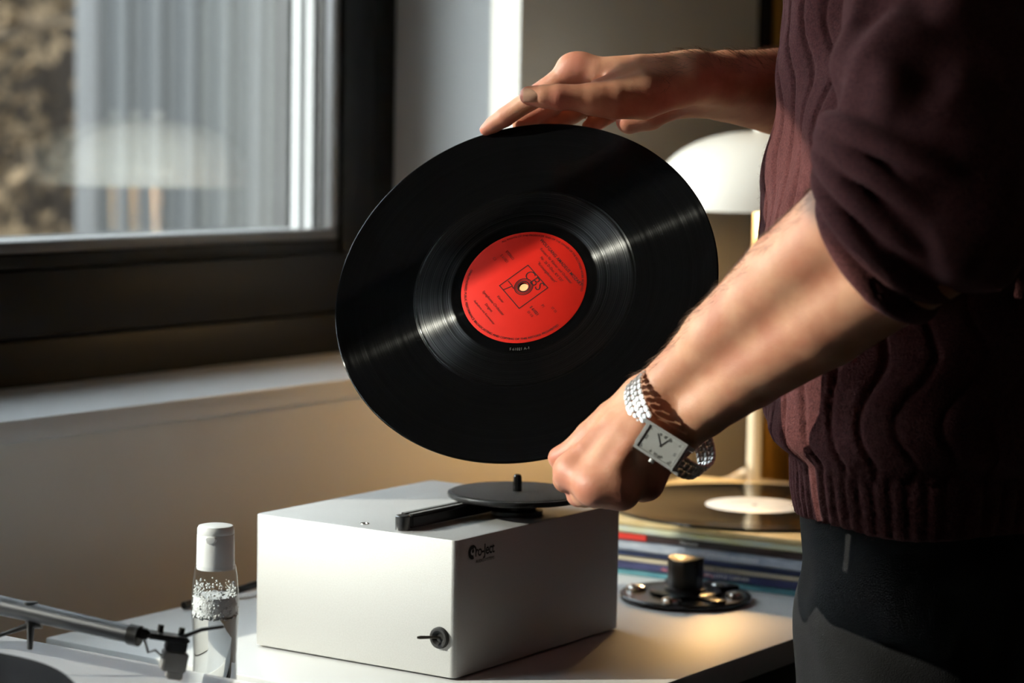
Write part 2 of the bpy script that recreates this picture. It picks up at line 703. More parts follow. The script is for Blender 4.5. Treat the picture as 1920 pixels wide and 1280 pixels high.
# slatted timber panel on the wall beyond the window
m_felt = mat('black felt', (0.008, 0.008, 0.009), 0.95, noise=0.3, nscale=120)
m_slat = mat('ochre stained oak', (0.50, 0.27, 0.045), 0.5, noise=0.35, nscale=9, stretch=(8, 8, 0.6), bump=0.15, bscale=60)
T_S = float(on_plane(1420, 50, N_, np.array(RM(0, -YI, 0))) @ A_)
sl = thing('slatted_panel', 'ochre oak slatted panel with black felt gaps on the wall behind the lamp', 'wall panel', RM(T_S, -YI + 0.0005, 0.10), PSI)
link('backing', span_mesh('backing', 0, 1.20, -0.010, 0, 0, 2.2, 0.001), m_felt, sl)
slat_me = span_mesh('slat', 0, 0.053, -0.026, -0.010, 0, 2.2, 0.002)
for k in range(14):
    link('slat', slat_me, m_slat, sl, loc=(0.024 + k * 0.0815, 0, 0))

# ================================================================== outside
m_clad = mat('grey cladding', (0.092, 0.095, 0.098), 0.45, metal=0.0, noise=0.06, nscale=3)
FAC = Vector((-0.98, 5.7, -0.1))
fac = thing('corrugated_facade', 'pale grey corrugated metal facade standing outside the window', 'building', FAC, math.radians(4))
bm = bmesh.new()
prof = [(0, 0), (0.030, 0), (0.041, -0.026), (0.068, -0.026), (0.079, 0)]
rows = [[bm.verts.new((x, y, z)) for x, y in prof] for z in (0, 5.0)]
for i in range(4):
    bm.faces.new((rows[0][i], rows[0][i + 1], rows[1][i + 1], rows[1][i]))
ext = bmesh.ops.extrude_face_region(bm, geom=bm.faces[:])
bmesh.ops.translate(bm, verts=[v for v in ext['geom'] if isinstance(v, bmesh.types.BMVert)], vec=(0, 0.003, 0))
pan = bm_mesh(bm, 'panel', False)
for k in range(30):
    link('panel', pan, m_clad, fac, loc=(k * 0.079, 0, 0))
link('wall', span_mesh('wall', 0.01, 2.36, 0.004, 0.6, 0, 4.98), m_clad, fac)
link('corner_post', span_mesh('corner_post', -0.05, 0.0, -0.03, 0.6, 0, 5.0, 0.004), mat('corner flashing', (0.14, 0.14, 0.145), 0.4, noise=0.05, nscale=4), fac)
struct(link('ground_outside', span_mesh('ground_outside', -14, 14, 0.0, 22, -0.3, -0.1), mat('gravel ground', (0.20, 0.19, 0.17), 0.9, noise=0.4, nscale=30, bump=0.3, bscale=60),
            loc=RM(2, -1.91, 0), rot=ROT))
m_bark = mat('dry bark', (0.05, 0.036, 0.024), 0.9, noise=0.5, nscale=12, bump=0.4, bscale=60)
m_leaf = mat('withered leaves', (0.26, 0.185, 0.11), 0.9, spec=0.1, noise=0.55, nscale=5, noise2=(0.09, 0.065, 0.045))
m_fence = mat('weathered boards', (0.035, 0.027, 0.021), 0.9, spec=0.1, noise=0.4, nscale=6, stretch=(6, 6, 0.7))
fe = thing('board_fence', 'dark weathered board fence beyond the bare shrubs outside', 'fence', (-5.2, 9.9, -0.1))
fbm = span_mesh('board', 0, 0.145, 0, 0.02, 0, 3.4, 0.004)
for k in range(26):
    link('board', fbm, m_fence, fe, loc=(k * 0.15, random.uniform(-0.004, 0.004), random.uniform(-0.03, 0)))
link('backing', span_mesh('backing', 0, 3.9, 0.026, 0.034, 0, 3.35), m_fence, fe)
link('rail', span_mesh('rail', 0, 3.9, 0.036, 0.07, 0.6, 0.7), m_fence, fe)
link('rail', span_mesh('rail', 0, 3.9, 0.036, 0.07, 2.4, 2.5), m_fence, fe)


def bare_shrub(x, y, hgt, seed, label):
    rnd = random.Random(seed)
    root = thing('bare_shrub', label, 'shrub', (x, y, -0.1), group='withered shrubs outside the window')
    tb, bb, lb = bmesh.new(), bmesh.new(), bmesh.new()
    for s in range(4):
        an = rnd.uniform(0, 6.28)
        p0 = np.array([rnd.uniform(-.06, .06), rnd.uniform(-.06, .06), 0])
        p1 = p0 + np.array([0.10 * math.cos(an), 0.10 * math.sin(an), hgt * 0.35])
        p2 = p1 + np.array([rnd.uniform(-.15, .15), rnd.uniform(-.15, .15), hgt * 0.35])
        p3 = p2 + np.array([rnd.uniform(-.2, .2), rnd.uniform(-.2, .2), hgt * 0.3])
        pts = spline([p0, p1, p2, p3], 5)
        tube_bm(tb, pts, [0.035 - 0.028 * i / len(pts) for i in range(len(pts))], 7)
        for b in range(32):
            q = pts[rnd.randrange(2, len(pts))]
            dr = np.array([rnd.uniform(-1, 1), rnd.uniform(-1, 1), rnd.uniform(-.3, 1.0)])
            dr = dr / np.linalg.norm(dr) * rnd.uniform(.25, .6)
            q1 = q + dr * .5 + np.array([0, 0, rnd.uniform(-.05, .08)])
            q2 = q + dr
            br = spline([q, q1, q2], 3)
            tube_bm(bb, br, [0.010 - 0.0075 * i / len(br) for i in range(len(br))], 5)
            for l in range(34):
                c = br[rnd.randrange(1, len(br))] + np.array([rnd.gauss(0, .06) for _ in range(3)])
                u = Vector([rnd.gauss(0, 1) for _ in range(3)]).normalized()
                w = u.orthogonal().normalized()
                sz = rnd.uniform(.022, .05)
                vs = [lb.verts.new(Vector(c) + u * sz), lb.verts.new(Vector(c) + w * sz * .45), lb.verts.new(Vector(c) - u * sz), lb.verts.new(Vector(c) - w * sz * .45 + u.cross(w) * sz * .2)]
                lb.faces.new(vs)
    link('stem', bm_mesh(tb, 'stem', True, 60), m_bark, root)
    o = link('branches', bm_mesh(bb, 'branches', True, 60), m_bark, root)
    o['kind'] = 'stuff'
    o = link('leaves', bm_mesh(lb, 'leaves', False), m_leaf, root)
    o['kind'] = 'stuff'
    return root


bare_shrub(-1.62, 7.1, 3.0, 3, 'withered brown shrub nearest the corrugated facade outside the window')
bare_shrub(-2.55, 7.9, 3.3, 5, 'withered brown shrub in the middle of the row outside the window')
bare_shrub(-4.0, 8.6, 3.1, 9, 'withered brown shrub farthest from the corrugated facade outside')

# ================================================================== tables
m_white = mat('white laminate', (0.68, 0.68, 0.67), 0.36, noise=0.02, nscale=15, bump=0.02, bscale=500)
m_steel = mat('black steel', (0.012, 0.012, 0.013), 0.45, noise=0.1, nscale=50)


def table(t0, t1, w0, w1, z, label):
    root = thing('side_table', label, 'table', RM((t0 + t1) / 2, (w0 + w1) / 2, 0), PSI)
    lx, ly = (t1 - t0) / 2, (w1 - w0) / 2
    link('table_top', span_mesh('table_top', -lx, lx, -ly, ly, z - 0.022, z, 0.0015), m_white, root)
    link('apron', span_mesh('apron', -lx + .02, lx - .02, -ly + .004, -ly + .024, z - 0.072, z - 0.022, 0.001), m_steel, root)
    link('apron', span_mesh('apron', -lx + .02, lx - .02, ly - .024, ly - .004, z - 0.072, z - 0.022, 0.001), m_steel, root)
    leg = span_mesh('leg', -0.02, 0.02, -0.02, 0.02, 0, z - 0.022, 0.002)
    for sx in (-1, 1):
        for sy in (-1, 1):
            link('leg', leg, m_steel, root, loc=(sx * (lx - 0.03), sy * (ly - 0.03), 0))
    return root


table(1.4405, 2.66, -1.464, -0.964, TZ, 'white laminate table carrying the silver cleaning machine and the record stack')
ZT2 = TZ - 0.03
table(0.30, 1.425, -1.464, -0.964, ZT2, 'lower white table under the record player and the clear bottle')

# ================================================================== record cleaning machine
YB = 0.5903
FC = Vector((-0.0413, 1.8820, TZ))
BR = (0, 0, math.pi / 2 - YB)
BL_, BW_, BH_ = 0.25, 0.2051, 0.1124
bxd, byd = np.array([math.sin(YB), math.cos(YB), 0]), np.array([-math.cos(YB), math.sin(YB), 0])
fcn = np.array(FC)


def box_local(p):
    d = np.array(p) - fcn
    return Vector((d @ bxd, d @ byd, d[2]))


def alu_mat():
    m = mat('bead blasted aluminium', (0.56, 0.555, 0.54), 0.55, metal=0.55, noise=0.10, nscale=900, bump=0.10, bscale=1600, spec=0.5)
    return m


m_alu = alu_mat()
m_black = mat('satin black plastic', (0.012, 0.012, 0.012), 0.35, noise=0.2, nscale=60, bump=0.05, bscale=900)
m_velvet = mat('black velvet strip', (0.035, 0.033, 0.032), 0.9, noise=0.5, nscale=500, bump=0.3, bscale=900, sheen=0.3)
m_chrome = mat('polished chrome', (0.82, 0.81, 0.79), 0.12, metal=1.0, noise=0.05, nscale=40)
mc = thing('record_cleaning_machine', 'silver aluminium record cleaning machine with black arm and small black platter', 'cleaning machine', FC, rot=BR)
bm = bmesh.new()
add_box(bm, BL_ / 2, BW_ / 2, 0.002 + (BH_ - 0.002) / 2, BL_, BW_, BH_ - 0.002)
ed = [e for e in bm.edges if abs(e.verts[0].co.z - e.verts[1].co.z) > 0.05]
bmesh.ops.bevel(bm, geom=ed, offset=0.0045, segments=5, affect='EDGES', profile=0.5)
ed = [e for e in bm.edges if e.verts[0].co.z > BH_ - 1e-4 and e.verts[1].co.z > BH_ - 1e-4 and len(e.link_faces) == 2 and any(abs(f.normal.z) < .5 for f in e.link_faces)]
bmesh.ops.bevel(bm, geom=ed, offset=0.0012, segments=2, affect='EDGES', profile=0.5)
link('housing', bm_mesh(bm, 'housing', True, 30), m_alu, mc)
foot = lathe('foot', [(0, 0), (0.009, 0), (0.009, 0.003), (0, 0.003)], 20)
for fx in (0.02, BL_ - 0.02):
    for fy in (0.02, BW_ - 0.02):
        link('foot', foot, m_black, mc, loc=(fx, fy, 0))
# platter with hub and spindle
pc = box_local(on_z(970, 922, TZ + 0.131))
plat = link('platter', lathe('platter', [(0, 0.0145), (0.024, 0.0145), (0.030, 0.0165), (0.056, 0.0165), (0.0585, 0.0175), (0.059, 0.0195), (0.0585, 0.0212), (0.057, 0.0216), (0, 0.0216)], 96), m_black, mc, loc=(pc.x, pc.y, BH_ - 0.0028))
link('platter_mat', lathe('platter_mat', [(0, 0.0216), (0.0555, 0.0216), (0.056, 0.0219), (0.0555, 0.0222), (0, 0.0222)], 96), mat('cork black mat', (0.022, 0.020, 0.018), 0.8, spec=0.3, noise=0.6, nscale=700, bump=0.5, bscale=1100), plat)
link('hub', lathe('hub', [(0, 0.003), (0.022, 0.003), (0.022, 0.0065), (0.016, 0.008), (0.016, 0.0145), (0, 0.0145)], 48), m_black, plat)
spp = [(0, 0.0222), (0.0040, 0.0222), (0.0036, 0.0345), (0.0028, 0.0362), (0.0012, 0.0368), (0, 0.0368)]
link('spindle', lathe('spindle', spp, 10, angle=20), mat('glossy black nylon', (0.008, 0.008, 0.008), 0.18, noise=0.1, nscale=60), plat)
# suction arm
p1 = box_local(on_z(760, 992, TZ + BH_))
p2 = box_local(on_z(925, 957, TZ + BH_))
p1.z = p2.z = 0
dv = (p2 - p1)
arm = link('suction_arm', None, parent=mc, loc=(p1.x, p1.y, BH_), rot=(0, 0, math.atan2(dv.y, dv.x)))
AL = dv.length
bm = bmesh.new()
add_box(bm, AL / 2, 0, 0.0065, AL, 0.0135, 0.0105)
bmesh.ops.bevel(bm, geom=bm.edges[:], offset=0.0016, segments=3, affect='EDGES')
link('tube', bm_mesh(bm, 'tube'), m_black, arm)
vst = box_mesh('velvet_strip', AL - 0.004, 0.0048, 0.0016, 0.0005, 1)
for s in (-1, 1):
    link('velvet_strip', vst, m_velvet, arm, loc=(AL / 2, s * 0.0038, 0.0121))
link('pivot', lathe('pivot', [(0, -0.0005), (0.0062, -0.0005), (0.0062, 0.0112), (0.0054, 0.0120), (0, 0.0120)], 24), mat('brushed pivot', (0.16, 0.16, 0.16), 0.3, metal=0.9, noise=0.05, nscale=50), arm, loc=(-0.0035, 0, 0))
# lid screw
sc_ = box_local(on_z(684, 981.5, TZ + BH_))
link('screw', lathe('screw', [(0.0016, -0.0006), (0.0020, 0.0004), (0.0036, 0.0005), (0.0039, 0.0), (0.0039, -0.001)], 20), m_chrome, mc, loc=(sc_.x, sc_.y, BH_))
link('screw_slot', lathe('screw_slot', [(0, 0.0001), (0.0017, 0.0001)], 16), m_black, mc, loc=(sc_.x, sc_.y, BH_))
# toggle switch on the near side panel
sw = box_local(on_plane(825, 1195, bxd, fcn))
sg = link('switch', None, parent=mc, loc=(0, sw.y, sw.z), rot=(0, -math.pi / 2, 0))
link('ring', lathe('ring', [(0.0035, 0.0002), (0.0038, 0.0012), (0.0060, 0.0030), (0.0078, 0.0030), (0.0086, 0.0022), (0.0088, 0)], 40), mat('grey switch ring', (0.020, 0.020, 0.021), 0.55, noise=0.1, nscale=80), sg)
link('recess', lathe('recess', [(0, 0.0003), (0.004, 0.0003)], 24), mat('switch recess', (0.004, 0.004, 0.004), 0.7, noise=0.1, nscale=80), sg)
link('lever', tube('lever', [(0, 0, 0), (0.0008, 0.004, 0.006), (0.0010, 0.010, 0.013), (0.0010, 0.0118, 0.0148)], [0.0010, 0.0012, 0.0015, 0.0009], 10), mat('bronzed lever', (0.10, 0.09, 0.08), 0.3, metal=0.6, noise=0.1, nscale=60), sg)
# maker's name printed on the long side panel
m_ink = mat('black print', (0.006, 0.006, 0.006), 0.6, noise=0.1, nscale=60)
l0 = box_local(on_plane(881, 1036, byd, fcn))
l1 = box_local(on_plane(927, 1031, byd, fcn))
LW = l1.x - l0.x
lg = link('maker_name', None, parent=mc, loc=(l0.x, -0.0002, l0.z), rot=(math.pi / 2, 0, 0))
me = text_mesh('lettering', 'ro-Ject', 0.0125, 'LEFT', weight=0.0002, space=0.92)
wd = max(v.co.x for v in me.vertices)
em = LW * 0.19
for v in me.vertices:
    v.co.x *= (LW - em - 0.0004) / wd
link('lettering', me, m_ink, lg, loc=(em + 0.0004, -0.0004, 0))
bm = bmesh.new()
def ring_bm(bm, r0, r1, a0, a1, n=24, cx=0, cy=0):
    v = []
    for i in range(n + 1):
        an = a0 + (a1 - a0) * i / n
        v.append((bm.verts.new((cx + r0 * math.cos(an), cy + r0 * math.sin(an), 0)), bm.verts.new((cx + r1 * math.cos(an), cy + r1 * math.sin(an), 0))))
    for (a, b), (c, d) in zip(v, v[1:]):
        bm.faces.new((a, b, d, c))
ring_bm(bm, 0.0025, 0.0058, math.radians(60), math.radians(290), cx=em * .55, cy=0)
ring_bm(bm, 0.0040, 0.0058, math.radians(-10), math.radians(60), cx=em * .55, cy=0)
ring_bm(bm, 0.0000, 0.0016, 0, 6.283, cx=em * .62, cy=0.0008)
link('emblem', bm_mesh(bm, 'emblem', False), m_ink, lg)
me = text_mesh('small_lettering', 'AUDIO SYSTEMS', 0.0036, 'RIGHT')
link('small_lettering', me, mat('grey print', (0.03, 0.028, 0.026), 0.6, noise=0.1, nscale=60), lg, loc=(LW, -0.0085, 0))
# mains lead coming out behind the housing
pts = spline([RM(1.60, -1.452, TZ + 0.004), RM(1.66, -1.452, TZ + 0.006), RM(1.72, -1.440, TZ + 0.012), RM(1.80, -1.40, TZ + 0.010), RM(1.88, -1.39, TZ + .02)], 8)
tag(link('mains_lead', tube('mains_lead', pts, 0.0035, 10), m_black), 'black mains lead lying along the table edge behind the cleaning machine', 'cable')

# ================================================================== clear bottle
bt = thing('pump_bottle', 'small clear plastic bottle of fluid with a white flip cap', 'bottle', J(402, 1395, 1.80) * np.array([1, 1, 0]) + np.array([0, 0, ZT2]), PSI)
m_plastic = pane_mat('clear plastic', 1.45, (0.96, 0.965, 0.965), 0.05)
HB = 0.1430
bprof = [(0, 0.001), (0.0150, 0.001), (0.0172, 0.003), (0.0176, 0.008), (0.0176, 0.030), (0.0166, 0.055), (0.0162, 0.075), (0.0168, 0.090), (0.0176, 0.105), (0.0178, 0.113), (0.0172, 0.122), (0.0162, 0.1340), (0.0150, 0.1412), (0.0128, 0.1430)]
link('bottle_wall', lathe('bottle_wall', bprof, 48), m_plastic, bt)
lm = bpy.data.materials.new('cleaning fluid')
lm.use_nodes = True
pb = lm.node_tree.nodes['Principled BSDF']
pb.inputs['Base Color'].default_value = (0.97, 0.98, 0.98, 1)
pb.inputs['Transmission Weight'].default_value = 1.0
pb.inputs['Roughness'].default_value = 0.02
pb.inputs['IOR'].default_value = 1.34
MATS['fluid'] = lm
lprof = [(0, 0.002)] + [(r - 0.0007, z) for r, z in bprof[1:9] if z < 0.104] + [(0.0165, 0.1045), (0, 0.1045)]
link('fluid', lathe('fluid', lprof, 48), lm, bt)
m_foam = mat('foam', (0.82, 0.83, 0.82), 0.35, noise=0.15, nscale=300, bump=0.5, bscale=500, spec=0.8)
bm = bmesh.new()
rnd = random.Random(4)
for k in range(520):
    an, zz = rnd.uniform(0, 6.28), 0.1035 + 0.026 * rnd.random() ** 1.2
    rr = 0.0163 - max(0, zz - 0.115) * .12 - rnd.uniform(0, 0.0016)
    s = rnd.uniform(0.0005, 0.0013) * (1.3 - (zz - .1035) * 22)
    bmesh.ops.create_icosphere(bm, subdivisions=1, radius=max(s, .0004), matrix=Matrix.Translation((rr * math.cos(an), rr * math.sin(an), zz)))
lathe_bm(bm, [(0.0, 0.1035), (0.0160, 0.1035), (0.0164, 0.108), (0.0165, 0.114), (0.0160, 0.119), (0.0, 0.1195)], 32)
o = link('foam', bm_mesh(bm, 'foam', True, 80), m_foam, bt)
o['kind'] = 'stuff'
m_cap = mat('white cap plastic', (0.85, 0.85, 0.83), 0.35, noise=0.03, nscale=50)
cp = link('cap', lathe('cap', [(0, HB - 0.004), (0.0139, HB - 0.004), (0.0141, HB - 0.002), (0.0138, HB + 0.0215), (0.0136, HB + 0.0220), (0, HB + 0.0220)], 48), m_cap, bt)
link('flip_lid', lathe('flip_lid', [(0, HB + 0.0222), (0.0135, HB + 0.0222), (0.0137, HB + 0.0226), (0.0136, HB + 0.0262), (0.0126, HB + 0.0282), (0.0105, HB + 0.0287), (0, HB + 0.0284)], 48), m_cap, cp)
bm = bmesh.new()
lathe_bm(bm, [(0, 0.0025), (0.0035, 0.0020), (0.0046, 0.0005), (0.0048, -0.001)], 24)
for v in bm.verts:
    if v.co.y > 0:
        v.co.y *= 0.35
bmesh.ops.transform(bm, matrix=Matrix.Translation((-0.0118, -0.0058, HB + 0.0205)) @ Euler((math.pi / 2, 0, math.radians(-62))).to_matrix().to_4x4(), verts=bm.verts[:])
link('thumb_notch', bm_mesh(bm, 'thumb_notch'), m_cap, cp)

# ================================================================== record player at the edge of the picture
ZP = TZ + 0.05
tt = thing('record_player', 'white record player with black platter and thin black tonearm', 'turntable', RM(1.04, -1.235, ZT2), PSI)
HP = ZP - ZT2
m_gloss = mat('glossy white lacquer', (0.74, 0.76, 0.80), 0.16, noise=0.02, nscale=10, coat=0.3)
link('plinth', span_mesh('plinth', -0.226, 0.226, -0.212, 0.212, HP - 0.042, HP, 0.003, 3), m_gloss, tt)
ft = lathe('foot', [(0, 0), (0.02, 0), (0.022, 0.006), (0.018, HP - 0.042), (0, HP - 0.042)], 24)
for sx in (-1, 1):
    for sy in (-1, 1):
        link('foot', ft, m_black, tt, loc=(sx * 0.18, sy * 0.16, 0))
TTI = (Matrix.Translation(RM(1.04, -1.235, ZT2)) @ Matrix.Rotation(PSI, 4, 'Z')).inverted()
L2 = lambda p: TTI @ Vector(p)
# platter whose rim shows at the lower corner
pcx = L2(J(-300, 1305, 1.50))
ptl = link('platter', lathe('platter', [(0, HP + 0.004), (0.145, HP + 0.004), (0.150, HP + 0.010), (0.150, HP + 0.024), (0.146, HP + 0.028), (0, HP + 0.028)], 96), mat('black platter', (0.006, 0.006, 0.007), 0.6, noise=0.2, nscale=40, spec=0.2), tt, loc=(pcx.x, pcx.y, 0))
link('felt_mat', lathe('felt_mat', [(0, HP + 0.028), (0.143, HP + 0.028), (0.1445, HP + 0.0295), (0.143, HP + 0.031), (0, HP + 0.031)], 96), mat('black felt mat', (0.006, 0.006, 0.007), 0.95, noise=0.3, nscale=300, bump=0.2, bscale=600, spec=0.15), ptl)
ta = link('tonearm', None, parent=tt)
m_arm = mat('black anodised tube', (0.012, 0.0125, 0.015), 0.42, metal=0.0, noise=0.1, nscale=40, spec=0.3)
q = [L2(J(-300, 1063, 1.77)), L2(J(0, 1134, 1.70)), L2(J(255, 1191, 1.64))]
link('arm_tube', tube('arm_tube', q, [0.0074, 0.0070, 0.0060], 16), m_arm, ta)
link('arm_collar', tube('arm_collar', [L2(J(243, 1188, 1.6425)), L2(J(262, 1192.5, 1.64))], 0.0072, 16), m_black, ta)
hs = link('headshell', None, parent=ta)
HS0, HS1 = J(262, 1186, 1.64), J(352, 1199, 1.65)
hx = unit(HS1 - HS0)
hy = unit(np.cross(np.array([0, 0, 1.0]), hx))
hz = np.cross(hx, hy)
HM = TTI @ frame_matrix(HS0, hx, hy, hz)
hs.matrix_local = HM
HL = np.linalg.norm(HS1 - HS0)
bm = bmesh.new()
add_box(bm, HL * .58, 0, 0, HL * .86, 0.016, 0.004)
add_box(bm, HL * .08, 0, 0.0, HL * .22, 0.008, 0.007)
add_box(bm, HL * .78, 0, -0.005, HL * .42, 0.013, 0.008)
bmesh.ops.bevel(bm, geom=bm.edges[:], offset=0.0012, segments=2, affect='EDGES')
link('shell', bm_mesh(bm, 'shell'), m_black, hs)
bm = bmesh.new()
add_box(bm, HL * .80, 0, -0.0155, 0.017, 0.013, 0.014)
add_box(bm, HL * .86, 0, -0.0250, 0.011, 0.008, 0.006)
bmesh.ops.bevel(bm, geom=bm.edges[:], offset=0.001, segments=2, affect='EDGES')
link('cartridge', bm_mesh(bm, 'cartridge'), mat('grey cartridge', (0.24, 0.23, 0.22), 0.4, noise=0.1, nscale=60), hs)
link('stylus_guard', tube('stylus_guard', [(HL * .88, 0, -0.022), (HL * .98, 0, -0.023), (HL * 1.06, 0, -0.016)], [0.0018, 0.001, 0.0005], 8), m_black, hs)
for k in (0.42, 0.86):
    link('screw', tube('screw', [(HL * k, 0.003, 0.001), (HL * k, 0.003, 0.007)], 0.0022, 12), m_black, hs)
link('finger_lift', tube('finger_lift', [(HL * .86, 0, 0.001), TTI.inverted() and (HM.inverted() @ L2(J(378, 1180, 1.65))), HM.inverted() @ L2(J(420, 1174, 1.65))], [0.0016, 0.0014, 0.0012], 10), m_black, hs)
link('lead_wire', tube('lead_wire', [(HL * .12, 0, -0.004), (HL * .25, 0.001, -0.0125), (HL * .38, 0, -0.010), (HL * .5, 0, -0.013), (HL * .66, 0, -0.010)], 0.0011, 6), mat('pale lead wires', (0.5, 0.48, 0.45), 0.5, noise=0.2, nscale=90), hs)
link('arm_clip', tube('arm_clip', [L2(J(58, 1128, 1.686)), L2(J(58, 1150, 1.686)), L2(J(57, 1190, 1.686)), L2(J(56, 1216, 1.688))], [0.0050, 0.0042, 0.0024, 0.0020], 12), m_black, ta)
link('lift_lever', tube('lift_lever', [L2(J(78, 1168, 1.686)), L2(J(52, 1172, 1.686)), L2(J(20, 1184, 1.686)), L2(J(-30, 1200, 1.686))], [0.0038, 0.0022, 0.0016, 0.0014], 10), m_black, ta)
pv = L2(J(-300, 1063, 1.77))
link('pivot_post', lathe('pivot_post', [(0, HP), (0.024, HP), (0.024, HP + .012), (0.014, HP + .018), (0.014, pv.z + 0.012), (0, pv.z + 0.012)], 32), m_black, ta, loc=(pv.x, pv.y, 0))

# ================================================================== the record in the hands
RC = np.array([0.0084, 1.8553, 0.315 + TZ])
RN = unit([-0.2313, -0.7973, 0.5575])


def vinyl_mat():
    m = bpy.data.materials.new('vinyl grooves')
    m.use_nodes = True
    nt = m.node_tree
    out = nt.nodes['Material Output']
    b = nt.nodes['Principled BSDF']
    b.inputs['Base Color'].default_value = (0.003, 0.003, 0.0032, 1)
    b.inputs['Roughness'].default_value = 0.12
    b.inputs['Specular IOR Level'].default_value = 0.10
    gl = nt.nodes.new('ShaderNodeBsdfAnisotropic')
    gl.inputs['Anisotropy'].default_value = 0.80
    gl.inputs['Rotation'].default_value = 0.0
    ash = nt.nodes.new('ShaderNodeAddShader')
    nt.links.new(b.outputs[0], ash.inputs[0])
    nt.links.new(gl.outputs[0], ash.inputs[1])
    nt.links.new(ash.outputs[0], out.inputs['Surface'])
    tc = nt.nodes.new('ShaderNodeTexCoord')
    sep = nt.nodes.new('ShaderNodeVectorMath')
    sep.operation = 'MULTIPLY'
    sep.inputs[1].default_value = (1, 1, 0)
    nt.links.new(tc.outputs['Object'], sep.inputs[0])
    ln = nt.nodes.new('ShaderNodeVectorMath')
    ln.operation = 'LENGTH'
    nt.links.new(sep.outputs[0], ln.inputs[0])
    # fine rings
    n1 = nt.nodes.new('ShaderNodeTexNoise')
    n1.noise_dimensions = '1D'
    n1.inputs['Scale'].default_value = 1500
    n1.inputs['Detail'].default_value = 3
    nt.links.new(ln.outputs['Value'], n1.inputs['W'])
    n2 = nt.nodes.new('ShaderNodeTexNoise')
    n2.noise_dimensions = '1D'
    n2.inputs['Scale'].default_value = 260
    n2.inputs['Detail'].default_value = 2
    nt.links.new(ln.outputs['Value'], n2.inputs['W'])
    # roughness by band: lead-out, inner music band, outer band
    rp = nt.nodes.new('ShaderNodeValToRGB')
    rp.color_ramp.interpolation = 'LINEAR'
    el = rp.color_ramp.elements
    el[0].position, el[0].color = 0.0, (0.10, 0.10, 0.10, 1)
    el[1].position, el[1].color = 1.0, (0.16, 0.16, 0.16, 1)
    for p_, v_ in ((0.375, 0.10), (0.385, 0.36), (0.560, 0.37), (0.563, 0.14), (0.570, 0.14), (0.573, 0.37), (0.581, 0.37), (0.583, 0.17), (0.96, 0.16), (0.965, 0.10)):
        e = el.new(p_)
        e.color = (v_, v_, v_, 1)
    sc = nt.nodes.new('ShaderNodeMath')
    sc.operation = 'DIVIDE'
    sc.inputs[1].default_value = 0.151
    nt.links.new(ln.outputs['Value'], sc.inputs[0])
    nt.links.new(sc.outputs[0], rp.inputs[0])
    nt.links.new(rp.outputs['Color'], gl.inputs['Roughness'])
    mr = nt.nodes.new('ShaderNodeMapRange')
    mr.inputs[1].default_value, mr.inputs[2].default_value = 0.32, 0.68
    mr.inputs[3].default_value, mr.inputs[4].default_value = 0.10, 0.75
    mul = nt.nodes.new('ShaderNodeMath')
    mul.operation = 'MULTIPLY'
    nt.links.new(n1.outputs['Fac'], mr.inputs[0])
    mr2 = nt.nodes.new('ShaderNodeMapRange')
    mr2.inputs[1].default_value, mr2.inputs[2].default_value = 0.3, 0.7
    mr2.inputs[3].default_value, mr2.inputs[4].default_value = 0.5, 1.2
    nt.links.new(n2.outputs['Fac'], mr2.inputs[0])
    nt.links.new(mr.outputs[0], mul.inputs[0])
    nt.links.new(mr2.outputs[0], mul.inputs[1])
    cmb = nt.nodes.new('ShaderNodeMath')
    cmb.operation = 'MULTIPLY'
    nt.links.new(mul.outputs[0], cmb.inputs[0])
    rq = nt.nodes.new('ShaderNodeValToRGB')
    e2_ = rq.color_ramp.elements
    e2_[0].position, e2_[0].color = 0.0, (0.012, 0.012, 0.012, 1)
    e2_[1].position, e2_[1].color = 1.0, (0.015, 0.015, 0.015, 1)
    for p_, v_ in ((0.375, 0.012), (0.385, 0.120), (0.580, 0.120), (0.583, 0.016), (0.96, 0.014)):
        e = e2_.new(p_)
        e.color = (v_, v_, v_, 1)
    nt.links.new(sc.outputs[0], rq.inputs[0])
    nt.links.new(rq.outputs['Color'], cmb.inputs[1])
    nt.links.new(cmb.outputs[0], gl.inputs['Color'])
    tg = nt.nodes.new('ShaderNodeTangent')
    tg.direction_type = 'RADIAL'
    tg.axis = 'Z'
    nt.links.new(tg.outputs[0], gl.inputs['Tangent'])
    MATS['vinyl'] = m
    return m


m_vinyl = vinyl_mat()
VPROF = [(0.0036, 0.0008), (0.051, 0.0008), (0.0515, 0.0007), (0.086, 0.0007), (0.0862, 0.0006), (0.146, 0.0006), (0.1475, 0.0010), (0.1500, 0.0012), (0.1508, 0.0008), (0.1510, 0.0),
         (0.1508, -0.0008), (0.1500, -0.0012), (0.1475, -0.0010), (0.146, -0.0006), (0.051, -0.0008), (0.0036, -0.0008)]
disc_me = lathe('disc', VPROF, 200, closed=True, angle=25)


def label_me(r0=0.0036, r1=0.0495):
    return lathe('label', [(r0, 0.0009), (r0 + 0.0002, 0.0011), (r1 - 0.0003, 0.0011), (r1, 0.0009)], 128)


p_a = on_plane(840 + 785 / 5.12, 420 + 392 / 5.12, RN, RC)
p_b = on_plane(840 + 978 / 5.12, 420 + 612 / 5.12, RN, RC)
lx_ = unit(p_b - p_a)
lx_ = unit(lx_ - RN * (lx_ @ RN))
ly_ = np.cross(RN, lx_)
rec = thing('vinyl_record', 'black vinyl record with a red label held up by both hands', 'record')
rec.matrix_world = frame_matrix(RC, lx_, ly_, RN)
link('disc', disc_me, m_vinyl, rec)
lab = link('label', label_me(), mat('red paper label', (0.74, 0.020, 0.010), 0.6, noise=0.06, nscale=60, spec=0.12), rec)
lab['label'] = 'red paper label with black print'
m_print = mat('label ink', (0.030, 0.004, 0.004), 0.5, noise=0.1, nscale=100)
ZL = 0.00125


